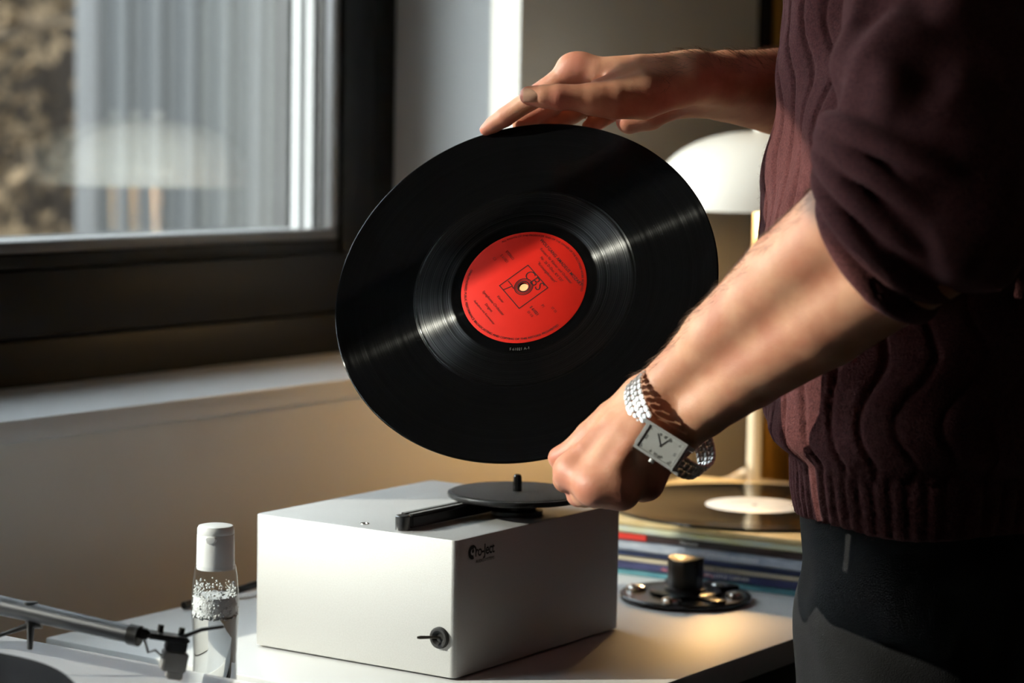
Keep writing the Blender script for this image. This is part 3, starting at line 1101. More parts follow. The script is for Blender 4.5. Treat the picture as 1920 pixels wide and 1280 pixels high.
def put(body, size, x, y, align='LEFT', rot=0.0, **k):
    o = link('lettering', text_mesh('lettering', body, size, align, **k), m_print, lab, loc=(x, y, ZL), rot=(0, 0, rot))
    return o


put('WOLFGANG AMADEUS MOZART', 0.0036, 0.002, 0.0345, 'CENTER', weight=0.00004, space=1.05)
put('Konzert für Klavier und Orchester', 0.0030, 0.002, 0.0298, 'CENTER')
put('Nr. 26 D-Dur, KV 537', 0.0032, 0.002, 0.0254, 'CENTER')
put('"Krönungskonzert"', 0.0032, 0.002, 0.0210, 'CENTER')
put('STEREO', 0.0030, -0.036, 0.008, 'LEFT')
put('S 61021', 0.0030, -0.036, 0.003, 'LEFT')
put('C1', 0.0030, -0.038, -0.003, 'LEFT')
put('P1', 0.0030, 0.0245, 0.0015, 'CENTER')
put('S 61021', 0.0032, 0.0235, -0.0060, 'CENTER', weight=0.00006)
put('33 1/3', 0.0026, 0.0235, -0.0100, 'CENTER')
put('ST 33', 0.0026, 0.033, 0.006, 'CENTER')
put('Klavier', 0.0028, -0.003, -0.0200, 'CENTER')
put('Symphonie-Orchester', 0.0032, -0.004, -0.0262, 'CENTER')
put('Dirigent', 0.0028, -0.003, -0.0312, 'CENTER')
put('Aufnahme mit Kommentar', 0.0026, -0.002, -0.0362, 'CENTER')
put('UNAUTHORISED PUBLIC PERFORMANCE BROADCASTING AND COPYING OF THIS RECORD PROHIBITED', 0.0026, 0, 0, 'CENTER', arc=(0.0462, math.radians(-75), False), weight=0.00003)
put('ALL RIGHTS OF THE PRODUCER AND OF THE OWNER OF THE RECORDED WORK RESERVED', 0.0024, 0, 0, 'CENTER', arc=(0.0462, math.radians(105), True))
put('CBS', 0.0112, 0.001, 0.0092, 'CENTER', space=1.05, weight=-0.0001)
# square frame, eye and key of the emblem
bm = bmesh.new()
hw, lw_ = 0.0140, 0.0007
for x0, x1, y0, y1 in ((-hw, hw, hw - lw_, hw), (-hw, hw, -hw, -hw + lw_), (-hw, -hw + lw_, -hw + lw_, hw - lw_), (hw - lw_, hw, -hw + lw_, hw - lw_)):
    vs = [bm.verts.new(c) for c in ((x0, y0, 0), (x1, y0, 0), (x1, y1, 0), (x0, y1, 0))]
    bm.faces.new(vs)
ring_bm(bm, 0.0040, 0.0052, 0, 6.2832, 40)
ring_bm(bm, 0.0058, 0.0063, 0, 6.2832, 40)
ring_bm(bm, 0.0068, 0.0075, 0, 6.2832, 40)
for (x0, y0), (x1, y1) in (((-0.0065, -0.0062), (-0.0125, -0.0062)), ((-0.0065, -0.0066), (-0.0085, -0.0132)), ((-0.0038, -0.0068), (-0.0065, -0.0066))):
    d = unit([x1 - x0, y1 - y0])
    nx, ny = -d[1] * .00035, d[0] * .00035
    bm.faces.new([bm.verts.new(c) for c in ((x0 + nx, y0 + ny, 0), (x1 + nx, y1 + ny, 0), (x1 - nx, y1 - ny, 0), (x0 - nx, y0 - ny, 0))])
link('emblem', bm_mesh(bm, 'emblem', False), m_print, lab, loc=(0, 0, ZL))
bm = bmesh.new()
bm.faces.new([bm.verts.new((x, y, 0)) for x, y in ((0.0225, -0.0005), (0.0265, -0.0005), (0.0265, 0.0038), (0.0225, 0.0038))])
# stamped number in the run-out
so = link('stamping', text_mesh('stamping', 'S 61021 A-1', 0.0032, 'CENTER', arc=(0.0548, math.radians(-38), False)), mat('stamped vinyl', (0.22, 0.22, 0.21), 0.25, noise=0.8, nscale=900), rec, loc=(0, 0, 0.00085))

# ================================================================== lamp
LP = J(1426, 392, 2.80)
lamp = thing('table_lamp', 'white mushroom table lamp with domed shade standing behind the record stack', 'lamp', (LP[0], LP[1], TZ))
ZR = LP[2] - TZ
m_shade = mat('white enamel shade', (0.84, 0.83, 0.79), 0.30, noise=0.02, nscale=10, spec=0.5)
_nt = m_shade.node_tree
_tl = _nt.nodes.new('ShaderNodeBsdfTranslucent')
_tl.inputs[0].default_value = (0.80, 0.80, 0.80, 1)
_ms = _nt.nodes.new('ShaderNodeMixShader')
_ms.inputs[0].default_value = 0.06
_nt.links.new(_nt.nodes['Principled BSDF'].outputs[0], _ms.inputs[1])
_nt.links.new(_tl.outputs[0], _ms.inputs[2])
_nt.links.new(_ms.outputs[0], _nt.nodes['Material Output'].inputs['Surface'])
W_, H_ = 0.128, 0.0895
po, pi_ = [], []
for i in range(25):
    an = math.pi / 2 * i / 24
    r_, z_ = W_ * math.cos(an) ** (2 / 2.25), H_ * math.sin(an) ** (2 / 2.25)
    po.append((max(r_, 0), ZR + z_))
    pi_.append((max(r_ - 0.0025, 0) if i < 24 else 0, ZR + max(z_ - 0.0025, 0)))
prof = pi_[::-1] + po
link('shade', lathe('shade', prof, 96, angle=45), m_shade, lamp)
link('finial', lathe('finial', [(0, ZR + H_ - .001), (0.008, ZR + H_ - .001), (0.011, ZR + H_ + .004), (0.010, ZR + H_ + .011), (0.005, ZR + H_ + .014), (0, ZR + H_ + .014)], 24), m_shade, lamp)
m_stem = mat('cream lacquered stem', (0.78, 0.72, 0.58), 0.35, noise=0.05, nscale=20)
link('stem', lathe('stem', [(0, 0.010), (0.0082, 0.010), (0.0078, ZR + 0.004), (0.0078, ZR + 0.040), (0, ZR + 0.040)], 32), m_stem, lamp)
link('foot', lathe('foot', [(0, 0), (0.060, 0), (0.062, 0.003), (0.060, 0.008), (0.020, 0.012), (0.0085, 0.014), (0, 0.014)], 64), m_shade, lamp)
blb = link('bulb', lathe('bulb', [(0, ZR + 0.040), (0.010, ZR + 0.041), (0.014, ZR + 0.048), (0.022, ZR + 0.060), (0.021, ZR + 0.070), (0.012, ZR + 0.078), (0, ZR + 0.080)], 24),
           mat('warm bulb', (1, 0.8, 0.5), 0.4, emis=(1.0, 0.58, 0.22), estr=30.0, noise=0.02), lamp)
ld = bpy.data.lights.new('lamp_light', 'POINT')
ld.energy = 3.2
ld.color = (1.0, 0.60, 0.24)
ld.shadow_soft_size = 0.02
lo = bpy.data.objects.new('lamp_light', ld)
COL.objects.link(lo)
lo.parent = lamp
lo.location = (0.0, -0.035, ZR + 0.030)
cw = lambda x, y, d: Vector(J(x, y, d)) - Vector((LP[0], LP[1], TZ))
cd = link('cord', tube('cord', [cw(1398, 884, 2.80), cw(1382, 892, 2.80), cw(1366, 899, 2.80), cw(1345, 901, 2.80), cw(1320, 902, 2.80), cw(1300, 909, 2.80), cw(1280, 914, 2.80), cw(1255, 918, 2.78)], [0.0045, 0.0042, 0.0030, 0.0022, 0.0026, 0.0024, 0.0020, 0.0020], 12), mat('white cord', (0.80, 0.77, 0.68), 0.5, noise=0.05, nscale=30), lamp)

# ================================================================== stack of sleeves
SH = TZ
fd = unit(np.array([0.2686, 2.2657, 0]) - np.array([0.1122, 2.363, 0]))
sang = math.atan2(fd[1], fd[0])
sc0 = RM(2.155, -1.172, 0)
SLV = [  # thickness, colour, label, shift away, colour 2
    (0.0062, srgb(38, 110, 130), 'teal record sleeve at the very bottom of the stack', 0.006, srgb(120, 175, 180)),
    (0.0080, srgb(40, 42, 82), 'navy record sleeve with white spine lettering low in the stack', 0.004, srgb(70, 74, 120)),
    (0.0050, srgb(214, 202, 176), 'cream record sleeve lying just above the navy one', 0.003, srgb(190, 180, 160)),
    (0.0058, srgb(18, 20, 30), 'black and blue record sleeve under the thick pale one', 0.001, srgb(40, 60, 110)),
    (0.0105, srgb(190, 196, 204), 'thick pale double record sleeve with mottled blue and cream spine', -0.002, srgb(140, 150, 170)),
    (0.0070, srgb(66, 44, 42), 'brown record sleeve with a red end and white spine lettering', -0.004, srgb(30, 24, 26)),
    (0.0062, srgb(196, 204, 204), 'pale green and blue record sleeve second from the top', -0.006, srgb(200, 196, 140)),
    (0.0052, srgb(216, 200, 160), 'cream kraft record sleeve right under the loose record', -0.006, srgb(190, 160, 100)),
]
zc = TZ
sl_objs = []
for k, (th, c1, lb_, sh, c2) in enumerate(SLV):
    bm = bmesh.new()
    hs_ = 0.1575
    add_box(bm, 0, 0, th / 2, 2 * hs_, 2 * hs_, th)
    # opening at the far side: the card mouth is pinched
    bmesh.ops.bevel(bm, geom=bm.edges[:], offset=min(0.0016, th * .3), segments=2, affect='EDGES')
    me = bm_mesh(bm, 'record_sleeve')
    mm = mat('sleeve card %d' % k, c1, 0.42, noise=0.6, nscale=18 if k != 4 else 45, noise2=c2, stretch=(1.2, 1, 6) if k != 4 else (1, 1, 3), spec=0.5)
    p = sc0 + Vector((A_[0], A_[1], 0)) * sh
    o = link('record_sleeve', me, mm, loc=(p.x, p.y, zc + 0.0001), rot=(0, 0, sang + random.uniform(-.006, .006)))
    tag(o, lb_, 'record sleeve', 'record sleeves stacked on the table')
    sl_objs.append((o, th))
    zc += th + 0.0003


def spine(i, body, size, x, col, align='LEFT'):
    o, th = sl_objs[i]
    m_ = mat('spine ink ' + body, col, 0.5, noise=0.1, nscale=80)
    me = text_mesh('spine_lettering', body, size, align)
    link('spine_lettering', me, m_, o, loc=(x, -0.15775, th / 2), rot=(math.pi / 2, 0, 0))


# local x of a sleeve runs along its near side from the box towards the person
def spx(px):
    q_ = on_z(px, 1060, TZ + 0.02)
    return float((q_ - np.array(sc0))[:2] @ np.array([math.cos(sang), math.sin(sang)]))


spine(1, 'BY LOYLE CARNER', 0.0056, spx(1318), srgb(235, 232, 225))
spine(1, 'Not Waving, But Drowning', 0.0050, spx(1203), srgb(230, 130, 120))
spine(5, 'Mercury', 0.0056, spx(1262), srgb(235, 232, 225))
spine(4, 'THE COMPLEMENTARY RECORDINGS', 0.0048, spx(1270), srgb(240, 240, 240))
spine(2, 'PL-C. 80006-20-10', 0.0034, spx(1322), srgb(60, 50, 40))
rb = link('red_end', box_mesh('red_end', 0.075, 0.0010, 0.0058, 0.0003, 1), mat('red card', srgb(214, 52, 40), 0.4, noise=0.1, nscale=30), sl_objs[5][0], loc=(spx(1215) - 0.055, -0.1578, 0.0035))
# loose record on top
top = thing('vinyl_record', 'black vinyl record with a white label lying on top of the sleeve stack', 'record', RM(2.148, -1.171, zc + 0.0014), 0.4)
lc = on_z(1415, 947, zc + 0.002)
top.location = (lc[0], lc[1], zc + 0.0014)
m_vin2 = mat('plain vinyl', (0.006, 0.006, 0.006), 0.11, noise=0.1, nscale=30, spec=0.6)
link('disc', lathe('disc', VPROF, 128, closed=True, angle=25), m_vin2, top)
wl = link('label', label_me(0.0036, 0.050), mat('white paper label', (0.80, 0.79, 0.78), 0.4, noise=0.04, nscale=60), top)
wl['label'] = 'white paper label'
for i, (yy, wd_) in enumerate(((0.026, 0.05), (0.020, 0.035), (-0.024, 0.045), (-0.030, 0.03))):
    link('print_line', box_mesh('print_line', wd_, 0.0012, 0.0001), mat('pale grey print', (0.5, 0.49, 0.48), 0.5, noise=0.5, nscale=400), wl, loc=(0, yy, 0.0012))

# ================================================================== record clamp
ck = on_z(1285, 1112, TZ + 0.006)
clamp = thing('record_clamp', 'round black record clamp with chrome studs and a tall knob', 'record clamp', (ck[0], ck[1], TZ))
m_ano = mat('black anodised disc', (0.018, 0.017, 0.016), 0.24, metal=0.3, noise=0.15, nscale=200, bump=0.03, bscale=600)
link('base_disc', lathe('base_disc', [(0, 0.0008), (0.059, 0.0008), (0.0615, 0.0025), (0.0615, 0.0052), (0.0600, 0.0064), (0, 0.0064)], 96), m_ano, clamp)
link('collar', lathe('collar', [(0.0185, 0.0064), (0.0300, 0.0064), (0.0335, 0.0080), (0.0335, 0.0092), (0.0315, 0.0100), (0.0185, 0.0100)], 72, closed=True), m_ano, clamp)
arm_me = box_mesh('spoke', 0.028, 0.014, 0.0032, 0.0008, 2)
studs = [on_z(1195, 1101, TZ + .008), on_z(1258, 1126, TZ + .008), on_z(1366, 1113, TZ + .008)]
sa = [math.atan2(s_[1] - ck[1], s_[0] - ck[0]) for s_ in studs]
for aa in [(sa[0] + sa[1]) / 2 + 0.1, (sa[1] + sa[2]) / 2, sa[2] + 1.2, sa[0] - 1.1]:
    link('spoke', arm_me, m_ano, clamp, loc=(0.044 * math.cos(aa), 0.044 * math.sin(aa), 0.0080), rot=(0, 0, aa))
stud = lathe('stud', [(0.0098, 0.0064), (0.0098, 0.0078), (0.0086, 0.0098), (0.0050, 0.0112), (0, 0.0116)], 32)
for aa in sa + [sa[0] - 2.1]:
    link('stud', stud, m_chrome, clamp, loc=(0.0475 * math.cos(aa), 0.0475 * math.sin(aa), 0))
bm = bmesh.new()
kp = [(0, 0.0085), (0.0195, 0.0085), (0.0195, 0.0120), (0.0165, 0.0130), (0.0168, 0.0150), (0.0172, 0.0385), (0.0166, 0.0396), (0.0150, 0.0394), (0.008, 0.0372), (0, 0.0366)]
lathe_bm(bm, kp, 72)
for v in bm.verts:
    r_ = math.hypot(v.co.x, v.co.y)
    if r_ > 0.012 and v.co.z > 0.0125:
        an = math.atan2(v.co.y, v.co.x)
        f_ = 1 - 0.05 * (0.5 + 0.5 * math.cos(an * 9))
        v.co.x *= f_
        v.co.y *= f_
        if v.co.z > 0.03:
            v.co.z += 0.0012 * math.cos(an * 2 + 1.1)
link('knob', bm_mesh(bm, 'knob', True, 40), mat('black knob', (0.010, 0.010, 0.010), 0.30, noise=0.1, nscale=90, spec=0.6), clamp)

# ================================================================== the person
PC = np.array([0.372, 1.905])                     # body axis on the floor plan
FWD = -N_                                          # faces the window wall
LFT = -A_                                          # the person's left is towards the camera
J2 = lambda t: J(*t)
person = thing('person', 'person in a ribbed maroon sweater and black trousers lifting a record with both hands', 'person', (PC[0], PC[1], 0))
PINV = Vector((-PC[0], -PC[1], 0))

m_skin = bpy.data.materials.new('skin')
m_skin.use_nodes = True
nt = m_skin.node_tree
b = nt.nodes['Principled BSDF']
tc = nt.nodes.new('ShaderNodeTexCoord')
def _noise(sc_, det=4, dist=0.0):
    n = nt.nodes.new('ShaderNodeTexNoise')
    n.inputs['Scale'].default_value = sc_
    n.inputs['Detail'].default_value = det
    n.inputs['Distortion'].default_value = dist
    nt.links.new(tc.outputs['Object'], n.inputs['Vector'])
    return n
n1, n2, n3 = _noise(38, 4), _noise(320, 3), _noise(1100, 2)
cr_ = nt.nodes.new('ShaderNodeValToRGB')
cr_.color_ramp.elements[0].position, cr_.color_ramp.elements[0].color = 0.33, (0.52, 0.215, 0.125, 1)
cr_.color_ramp.elements[1].position, cr_.color_ramp.elements[1].color = 0.66, (0.65, 0.335, 0.200, 1)
nt.links.new(n1.outputs['Fac'], cr_.inputs[0])
nt.links.new(cr_.outputs[0], b.inputs['Base Color'])
b.inputs['Roughness'].default_value = 0.48
b.inputs['Specular IOR Level'].default_value = 0.4
b.inputs['Subsurface Weight'].default_value = 0.22
b.inputs['Subsurface Radius'].default_value = (1.0, 0.3, 0.15)
b.inputs['Subsurface Scale'].default_value = 0.006
ad = nt.nodes.new('ShaderNodeMath')
ad.operation = 'ADD'
nt.links.new(n2.outputs['Fac'], ad.inputs[0])
nt.links.new(n3.outputs['Fac'], ad.inputs[1])
bp = nt.nodes.new('ShaderNodeBump')
bp.inputs['Strength'].default_value = 0.25
bp.inputs['Distance'].default_value = 0.0006
nt.links.new(ad.outputs[0], bp.inputs['Height'])
nt.links.new(bp.outputs['Normal'], b.inputs['Normal'])

def chain(pts, k=0.004):
    return (k * 0.3, [S(p[0], q[0], p[1], q[1]) for p, q in zip(pts, pts[1:])])


def pj(*t):
    """(x, y, depth, radius) rows to points."""
    return [(J(a, b_, c), r) for a, b_, c, r in t]


# ---- far (right) hand on top of the record
RW_r, RW_u = J(1300, 148, 1.905), J(1300, 170, 1.955)
RE = J(1690, 190, 2.085)
armR = Solid()
L = armR.layer(0.010, 0.0)
L.append(chain(pj((1290, 146, 1.908, 0.0190), (1360, 150, 1.945, 0.0235), (1455, 160, 1.995, 0.0300), (1690, 190, 2.085, 0.040)), 0.01))
L.append(chain(pj((1290, 172, 1.948, 0.0190), (1360, 172, 1.972, 0.0240), (1455, 186, 2.010, 0.0290), (1690, 200, 2.095, 0.040)), 0.01))
L.append(chain([(RE, 0.040), (np.array([0.470, 2.055, TZ + 0.69]), 0.040)]))
# back of the hand: four metacarpals and the pads of the palm
L.append(chain(pj((1300, 140, 1.912, 0.0185), (1200, 134, 1.906, 0.0135), (1120, 134, 1.910, 0.0115), (1080, 129, 1.914, 0.0108)), 0.006))
L.append(chain(pj((1300, 146, 1.930, 0.0180), (1200, 138, 1.926, 0.0140), (1118, 136, 1.936, 0.0112)), 0.006))
L.append(chain(pj((1300, 160, 1.945, 0.0180), (1215, 158, 1.945, 0.0140), (1146, 156, 1.958, 0.0108)), 0.006))
L.append(chain(pj((1300, 172, 1.955, 0.0170), (1230, 182, 1.958, 0.0140), (1176, 184, 1.972, 0.0100)), 0.006))
L.append(chain(pj((1265, 180, 1.950, 0.0150), (1215, 210, 1.950, 0.0150), (1180, 226, 1.952, 0.0110)), 0.006))
L.append(chain(pj((1240, 128, 1.897, 0.0060), (1170, 140, 1.893, 0.0050), (1116, 160, 1.888, 0.0045)), 0.004))
L.append(chain(pj((1090, 121, 1.912, 0.0085), (1066, 125, 1.914, 0.0085)), 0.004))
# thenar and thumb
T_ = armR.layer(0.004, 0.012)
T_.append(chain(pj((1262, 166, 1.906, 0.0160), (1205, 180, 1.886, 0.0185), (1150, 187, 1.876, 0.0152), (1112, 186, 1.872, 0.0118)), 0.006))
T_ = armR.layer(0.004, 0.006)
T_.append(chain(pj((1120, 186, 1.872, 0.0118), (1082, 183, 1.869, 0.0104), (1046, 182, 1.867, 0.0103), (1020, 181, 1.867, 0.0092), (992, 179, 1.869, 0.0076)), 0.003))
F_ = armR.layer(0.0008, 0.006)
F_.append(chain(pj((1080, 129, 1.914, 0.0108), (1045, 153, 1.916, 0.0093), (1008, 179, 1.920, 0.0092), (975, 200, 1.926, 0.0080), (946, 220, 1.931, 0.0080), (924, 234, 1.935, 0.0068), (911, 243, 1.937, 0.0052)), 0.003))
F_.append(chain(pj((1118, 136, 1.936, 0.0110), (1078, 166, 1.945, 0.0094), (1034, 196, 1.952, 0.0092), (1000, 217, 1.950, 0.0080), (975, 231, 1.946, 0.0066)), 0.003))
F_.append(chain(pj((1146, 156, 1.958, 0.0106), (1110, 188, 1.970, 0.0092), (1072, 213, 1.972, 0.0088), (1045, 226, 1.962, 0.0076), (1026, 236, 1.952, 0.0064)), 0.003))
F_.append(chain(pj((1176, 184, 1.972, 0.0098), (1150, 208, 1.980, 0.0082), (1122, 226, 1.976, 0.0076), (1104, 238, 1.962, 0.0060)), 0.003))

# ---- near (left) hand at the lower edge of the record
LE_r, LE_u = J(1742, 352, 1.600), J(1800, 420, 1.600)
armL = Solid()
L = armL.layer(0.011, 0.0)
L.append(chain(pj((1216, 746, 1.748, 0.0175), (1268, 706, 1.735, 0.0190), (1345, 636, 1.712, 0.0255), (1480, 520, 1.672, 0.0330), (1600, 420, 1.635, 0.0360), (1742, 352, 1.600, 0.040)), 0.012))
L.append(chain(pj((1268, 812, 1.738, 0.0165), (1318, 770, 1.725, 0.0190), (1405, 700, 1.702, 0.0250), (1545, 602, 1.664, 0.0320), (1672, 506, 1.630, 0.0370), (1800, 420, 1.600, 0.040)), 0.012))
L.append(chain([(J(1770, 386, 1.600), 0.038), (J(1752, 200, 1.615), 0.036), (np.array([0.315, 1.730, TZ + 0.69]), 0.038)]))
# metacarpals
L.append(chain(pj((1215, 758, 1.742, 0.0170), (1160, 806, 1.738, 0.0150), (1105, 856, 1.735, 0.0130), (1074, 884, 1.736, 0.0128)), 0.006))
L.append(chain(pj((1228, 775, 1.735, 0.0165), (1178, 832, 1.726, 0.0145), (1138, 884, 1.718, 0.0125), (1114, 912, 1.718, 0.0130)), 0.006))
L.append(chain(pj((1245, 792, 1.734, 0.0160), (1205, 850, 1.724, 0.0140), (1178, 896, 1.716, 0.0120), (1163, 919, 1.716, 0.0126)), 0.006))
L.append(chain(pj((1262, 808, 1.738, 0.0155), (1240, 852, 1.732, 0.0135), (1222, 888, 1.728, 0.0115), (1212, 906, 1.728, 0.0116)), 0.006))
L.append(chain(pj((1190, 790, 1.722, 0.0048), (1135, 850, 1.717, 0.0046), (1096, 900, 1.716, 0.0060)), 0.004))
L.append(chain(pj((1205, 805, 1.714, 0.0046), (1165, 862, 1.707, 0.0046), (1130, 912, 1.706, 0.0060)), 0.004))
L.append(chain(pj((1080, 892, 1.726, 0.0085), (1070, 884, 1.728, 0.0085)), 0.004))
L.append(chain(pj((1118, 920, 1.711, 0.0085), (1112, 912, 1.710, 0.0085)), 0.004))
L.append(chain(pj((1168, 926, 1.708, 0.0085), (1162, 918, 1.708, 0.0085)), 0.004))
# thumb along the upper side, its tip on the rim
T_ = armL.layer(0.004, 0.010)
T_.append(chain(pj((1200, 752, 1.752, 0.0150), (1150, 786, 1.757, 0.0140), (1108, 818, 1.760, 0.0118), (1076, 846, 1.763, 0.0100), (1060, 855, 1.766, 0.0094), (1049, 858, 1.768, 0.0086)), 0.005))
F_ = armL.layer(0.001, 0.006)
F_.append(chain(pj((1074, 884, 1.736, 0.0128), (1062, 898, 1.757, 0.0100), (1060, 898, 1.780, 0.0094), (1062, 880, 1.797, 0.0080), (1066, 860, 1.795, 0.0068)), 0.004))
F_.append(chain(pj((1114, 912, 1.718, 0.0130), (1098, 925, 1.744, 0.0102), (1086, 926, 1.772, 0.0096), (1084, 905, 1.797, 0.0082), (1086, 882, 1.800, 0.0070)), 0.004))
F_.append(chain(pj((1163, 919, 1.716, 0.0126), (1152, 930, 1.742, 0.0100), (1138, 930, 1.770, 0.0094), (1128, 908, 1.795, 0.0080), (1122, 884, 1.800, 0.0068)), 0.004))
F_.append(chain(pj((1212, 906, 1.728, 0.0116), (1206, 918, 1.750, 0.0090), (1194, 918, 1.772, 0.0084), (1180, 900, 1.792, 0.0070), (1170, 880, 1.796, 0.0060)), 0.004))


def bounds(sol, pad=0.01):
    lo, hi = np.full(3, 9.), np.full(3, -9.)
    for L in sol.layers:
        for k, segs in L[2]:
            for a, b_, ra, rb in segs:
                for p, r in ((a, ra), (b_, rb)):
                    lo, hi = np.minimum(lo, p - r - pad), np.maximum(hi, p + r + pad)
    return lo, hi


HV = 0.0017


def cut_solid(sol, below):
    """Stop the fine mesh inside the sleeve, at height z."""
    def f(P, c, R):
        d = sol(P, c, R)
        return d if d is None else np.maximum(d, P[:, 2] - below)
    return f


lo, hi = bounds(armR)
hi[2] = TZ + 0.60
pR = mesh_solid('armR', cut_solid(armR, TZ + 0.585), lo, hi, HV, near=lambda c: armR.seg_dist(c).min())
lo, hi = bounds(armL)
hi[2] = TZ + 0.56
pL = mesh_solid('armL', cut_solid(armL, TZ + 0.545), lo, hi, HV, near=lambda c: armL.seg_dist(c).min())


def bp3(fw, lf, z):
    """Body point: forward, to the person's left, height."""
    return np.array([PC[0] + FWD[0] * fw + LFT[0] * lf, PC[1] + FWD[1] * fw + LFT[1] * lf, z])


# ---- trunk, neck and head (above the picture)
trunk = Solid()
L = trunk.layer(0.02, 0.0)
for s in (-1, 1):
    L.append(chain([(bp3(0.0, s * 0.065, 0.90), 0.085), (bp3(0.0, s * 0.065, 1.15), 0.085), (bp3(0.0, s * 0.070, 1.34), 0.080)], 0.02))
    L.append(chain([(bp3(-0.01, s * 0.05, 1.445), 0.05), (bp3(-0.005, s * 0.150, 1.425), 0.045)], 0.03))
    L.append(chain([(bp3(0, s * 0.08, 0.90), 0.075), (bp3(0.01, s * 0.10, 0.50), 0.050), (bp3(-0.005, s * 0.105, 0.10), 0.035)], 0.02))
L.append(chain([(bp3(-0.01, 0, 1.44), 0.065), (bp3(0.02, 0, 1.56), 0.056), (bp3(0.03, 0, 1.62), 0.055)], 0.02))
L.append(chain([(np.array([0.318, 1.735, TZ + 0.69]), 0.042), (J(1756, 60, 1.650), 0.038), (J(1752, 200, 1.615), 0.036), (J(1770, 386, 1.600), 0.038)]))
L.append(chain([(np.array([0.470, 2.055, TZ + 0.69]), 0.042), (RE, 0.040)]))
H = trunk.layer(0.02, 0.015)
H.append(chain([(bp3(0.02, 0, 1.71), 0.086), (bp3(0.005, 0, 1.735), 0.090)], 0.02))
H.append(chain([(bp3(0.065, 0, 1.665), 0.052), (bp3(0.085, 0, 1.625), 0.034)], 0.02))
FC_ = trunk.layer(0.006, 0.007)
FC_.append(chain([(bp3(0.103, 0, 1.715), 0.009), (bp3(0.128, 0, 1.682), 0.0125)], 0.006))
for s in (-1, 1):
    FC_.append(chain([(bp3(0.100, s * 0.014, 1.729), 0.009), (bp3(0.092, s * 0.046, 1.731), 0.009)], 0.006))
    FC_.append(chain([(bp3(0.118, s * 0.010, 1.677), 0.008), (bp3(0.108, s * 0.012, 1.678), 0.008)], 0.006))
    FC_.append(chain([(bp3(0.112, s * 0.018, 1.648), 0.0055), (bp3(0.119, 0, 1.650), 0.0065)], 0.004))
    FC_.append(chain([(bp3(0.110, s * 0.016, 1.640), 0.0060), (bp3(0.117, 0, 1.638), 0.0070)], 0.004))
    FC_.append(chain([(bp3(0.012, s * 0.090, 1.735), 0.011), (bp3(0.004, s * 0.097, 1.715), 0.013), (bp3(0.016, s * 0.088, 1.690), 0.009)], 0.006))
lo, hi = bounds(trunk)
pT = mesh_solid('trunk', trunk, lo, hi, 0.0060, near=lambda c: trunk.seg_dist(c).min())
body = link('body', solid_mesh('body', [pR, pL, pT]), m_skin, person, loc=PINV)

# redder skin over the knuckles and at the finger tips
BL_PTS = [(J(*p[:3]), p[3]) for p in (
    (1078, 124, 1.905, .016), (1008, 176, 1.915, .013), (912, 243, 1.937, .014), (945, 220, 1.931, .010), (985, 180, 1.865, .012), (1046, 182, 1.860, .010),
    (1120, 175, 1.89, .016), (1000, 217, 1.95, .016), (1160, 225, 1.95, .014), (1072, 886, 1.728, .016), (1114, 918, 1.710, .017), (1164, 922, 1.708, .017),
    (1214, 908, 1.722, .015), (1049, 857, 1.765, .012), (1085, 925, 1.765, .015), (1060, 896, 1.775, .015))]
nv = len(body.data.vertices)
vc = np.empty(nv * 3)
body.data.vertices.foreach_get('co', vc)
vc = vc.reshape(-1, 3)
bl = np.zeros(nv)
for c_, r_ in BL_PTS:
    bl = np.maximum(bl, np.exp(-((vc - c_) ** 2).sum(1) / (r_ * r_)))
body.data.attributes.new('blush', 'FLOAT', 'POINT').data.foreach_set('value', bl.astype(np.float32))
nt = m_skin.node_tree
at_ = nt.nodes.new('ShaderNodeAttribute')
at_.attribute_name = 'blush'
mxb = nt.nodes.new('ShaderNodeMix')
mxb.data_type = 'RGBA'
fa = nt.nodes.new('ShaderNodeMath')
fa.operation = 'MULTIPLY'
fa.inputs[1].default_value = 0.62
nt.links.new(at_.outputs['Fac'], fa.inputs[0])
nt.links.new(fa.outputs[0], mxb.inputs['Factor'])
nt.links.new(nt.nodes['Color Ramp'].outputs[0], mxb.inputs['A'])
mxb.inputs['B'].default_value = (0.60, 0.185, 0.135, 1)
nt.links.new(mxb.outputs['Result'], nt.nodes['Principled BSDF'].inputs['Base Color'])

# fine hair of the forearms
def strands(obj, px0, px1, count, seed, away, test, lmin=0.005, lmax=0.013, rad=0.00011, lift=(0.25, 0.6), jit=0.35):
    rnd = np.random.RandomState(seed)
    n_v = len(obj.data.vertices)
    co = np.empty(n_v * 3)
    no = np.empty(n_v * 3)
    obj.data.vertices.foreach_get('co', co)
    obj.data.vertices.foreach_get('normal', no)
    co, no = co.reshape(-1, 3), no.reshape(-1, 3)
    q = co - CAM_O
    dz = q @ _f
    X, Y = 960 + FPX * (q @ _r) / dz, 640 - FPX * (q @ _u) / dz
    idx = np.nonzero((X > px0) & (X < px1) & test(X, Y, dz, no))[0]
    idx = rnd.choice(idx, min(count, len(idx)), replace=False)
    V, Fq = [], []
    for i in idx:
        p, n_ = co[i], no[i]
        d = away + rnd.normal(0, jit, 3)
        d = unit(d - n_ * (d @ n_))
        L_ = rnd.uniform(lmin, lmax)
        up_ = rnd.uniform(*lift)
        sd_ = unit(np.cross(d, n_))
        base = len(V)
        for k in range(4):
            t = k / 3
            c = p + d * L_ * t + n_ * (L_ * up_ * (t - 0.55 * t * t))
            r_ = rad * (1 - 0.8 * t)
            for aa in (0, 2.09, 4.19):
                V.append(c + (sd_ * math.cos(aa) + n_ * math.sin(aa)) * r_)
        for k in range(3):
            for a_ in range(3):
                b2 = (a_ + 1) % 3
                Fq.append((base + k * 3 + a_, base + k * 3 + b2, base + k * 3 + 3 + b2, base + k * 3 + 3 + a_))
    return np.array(V), np.array(Fq)


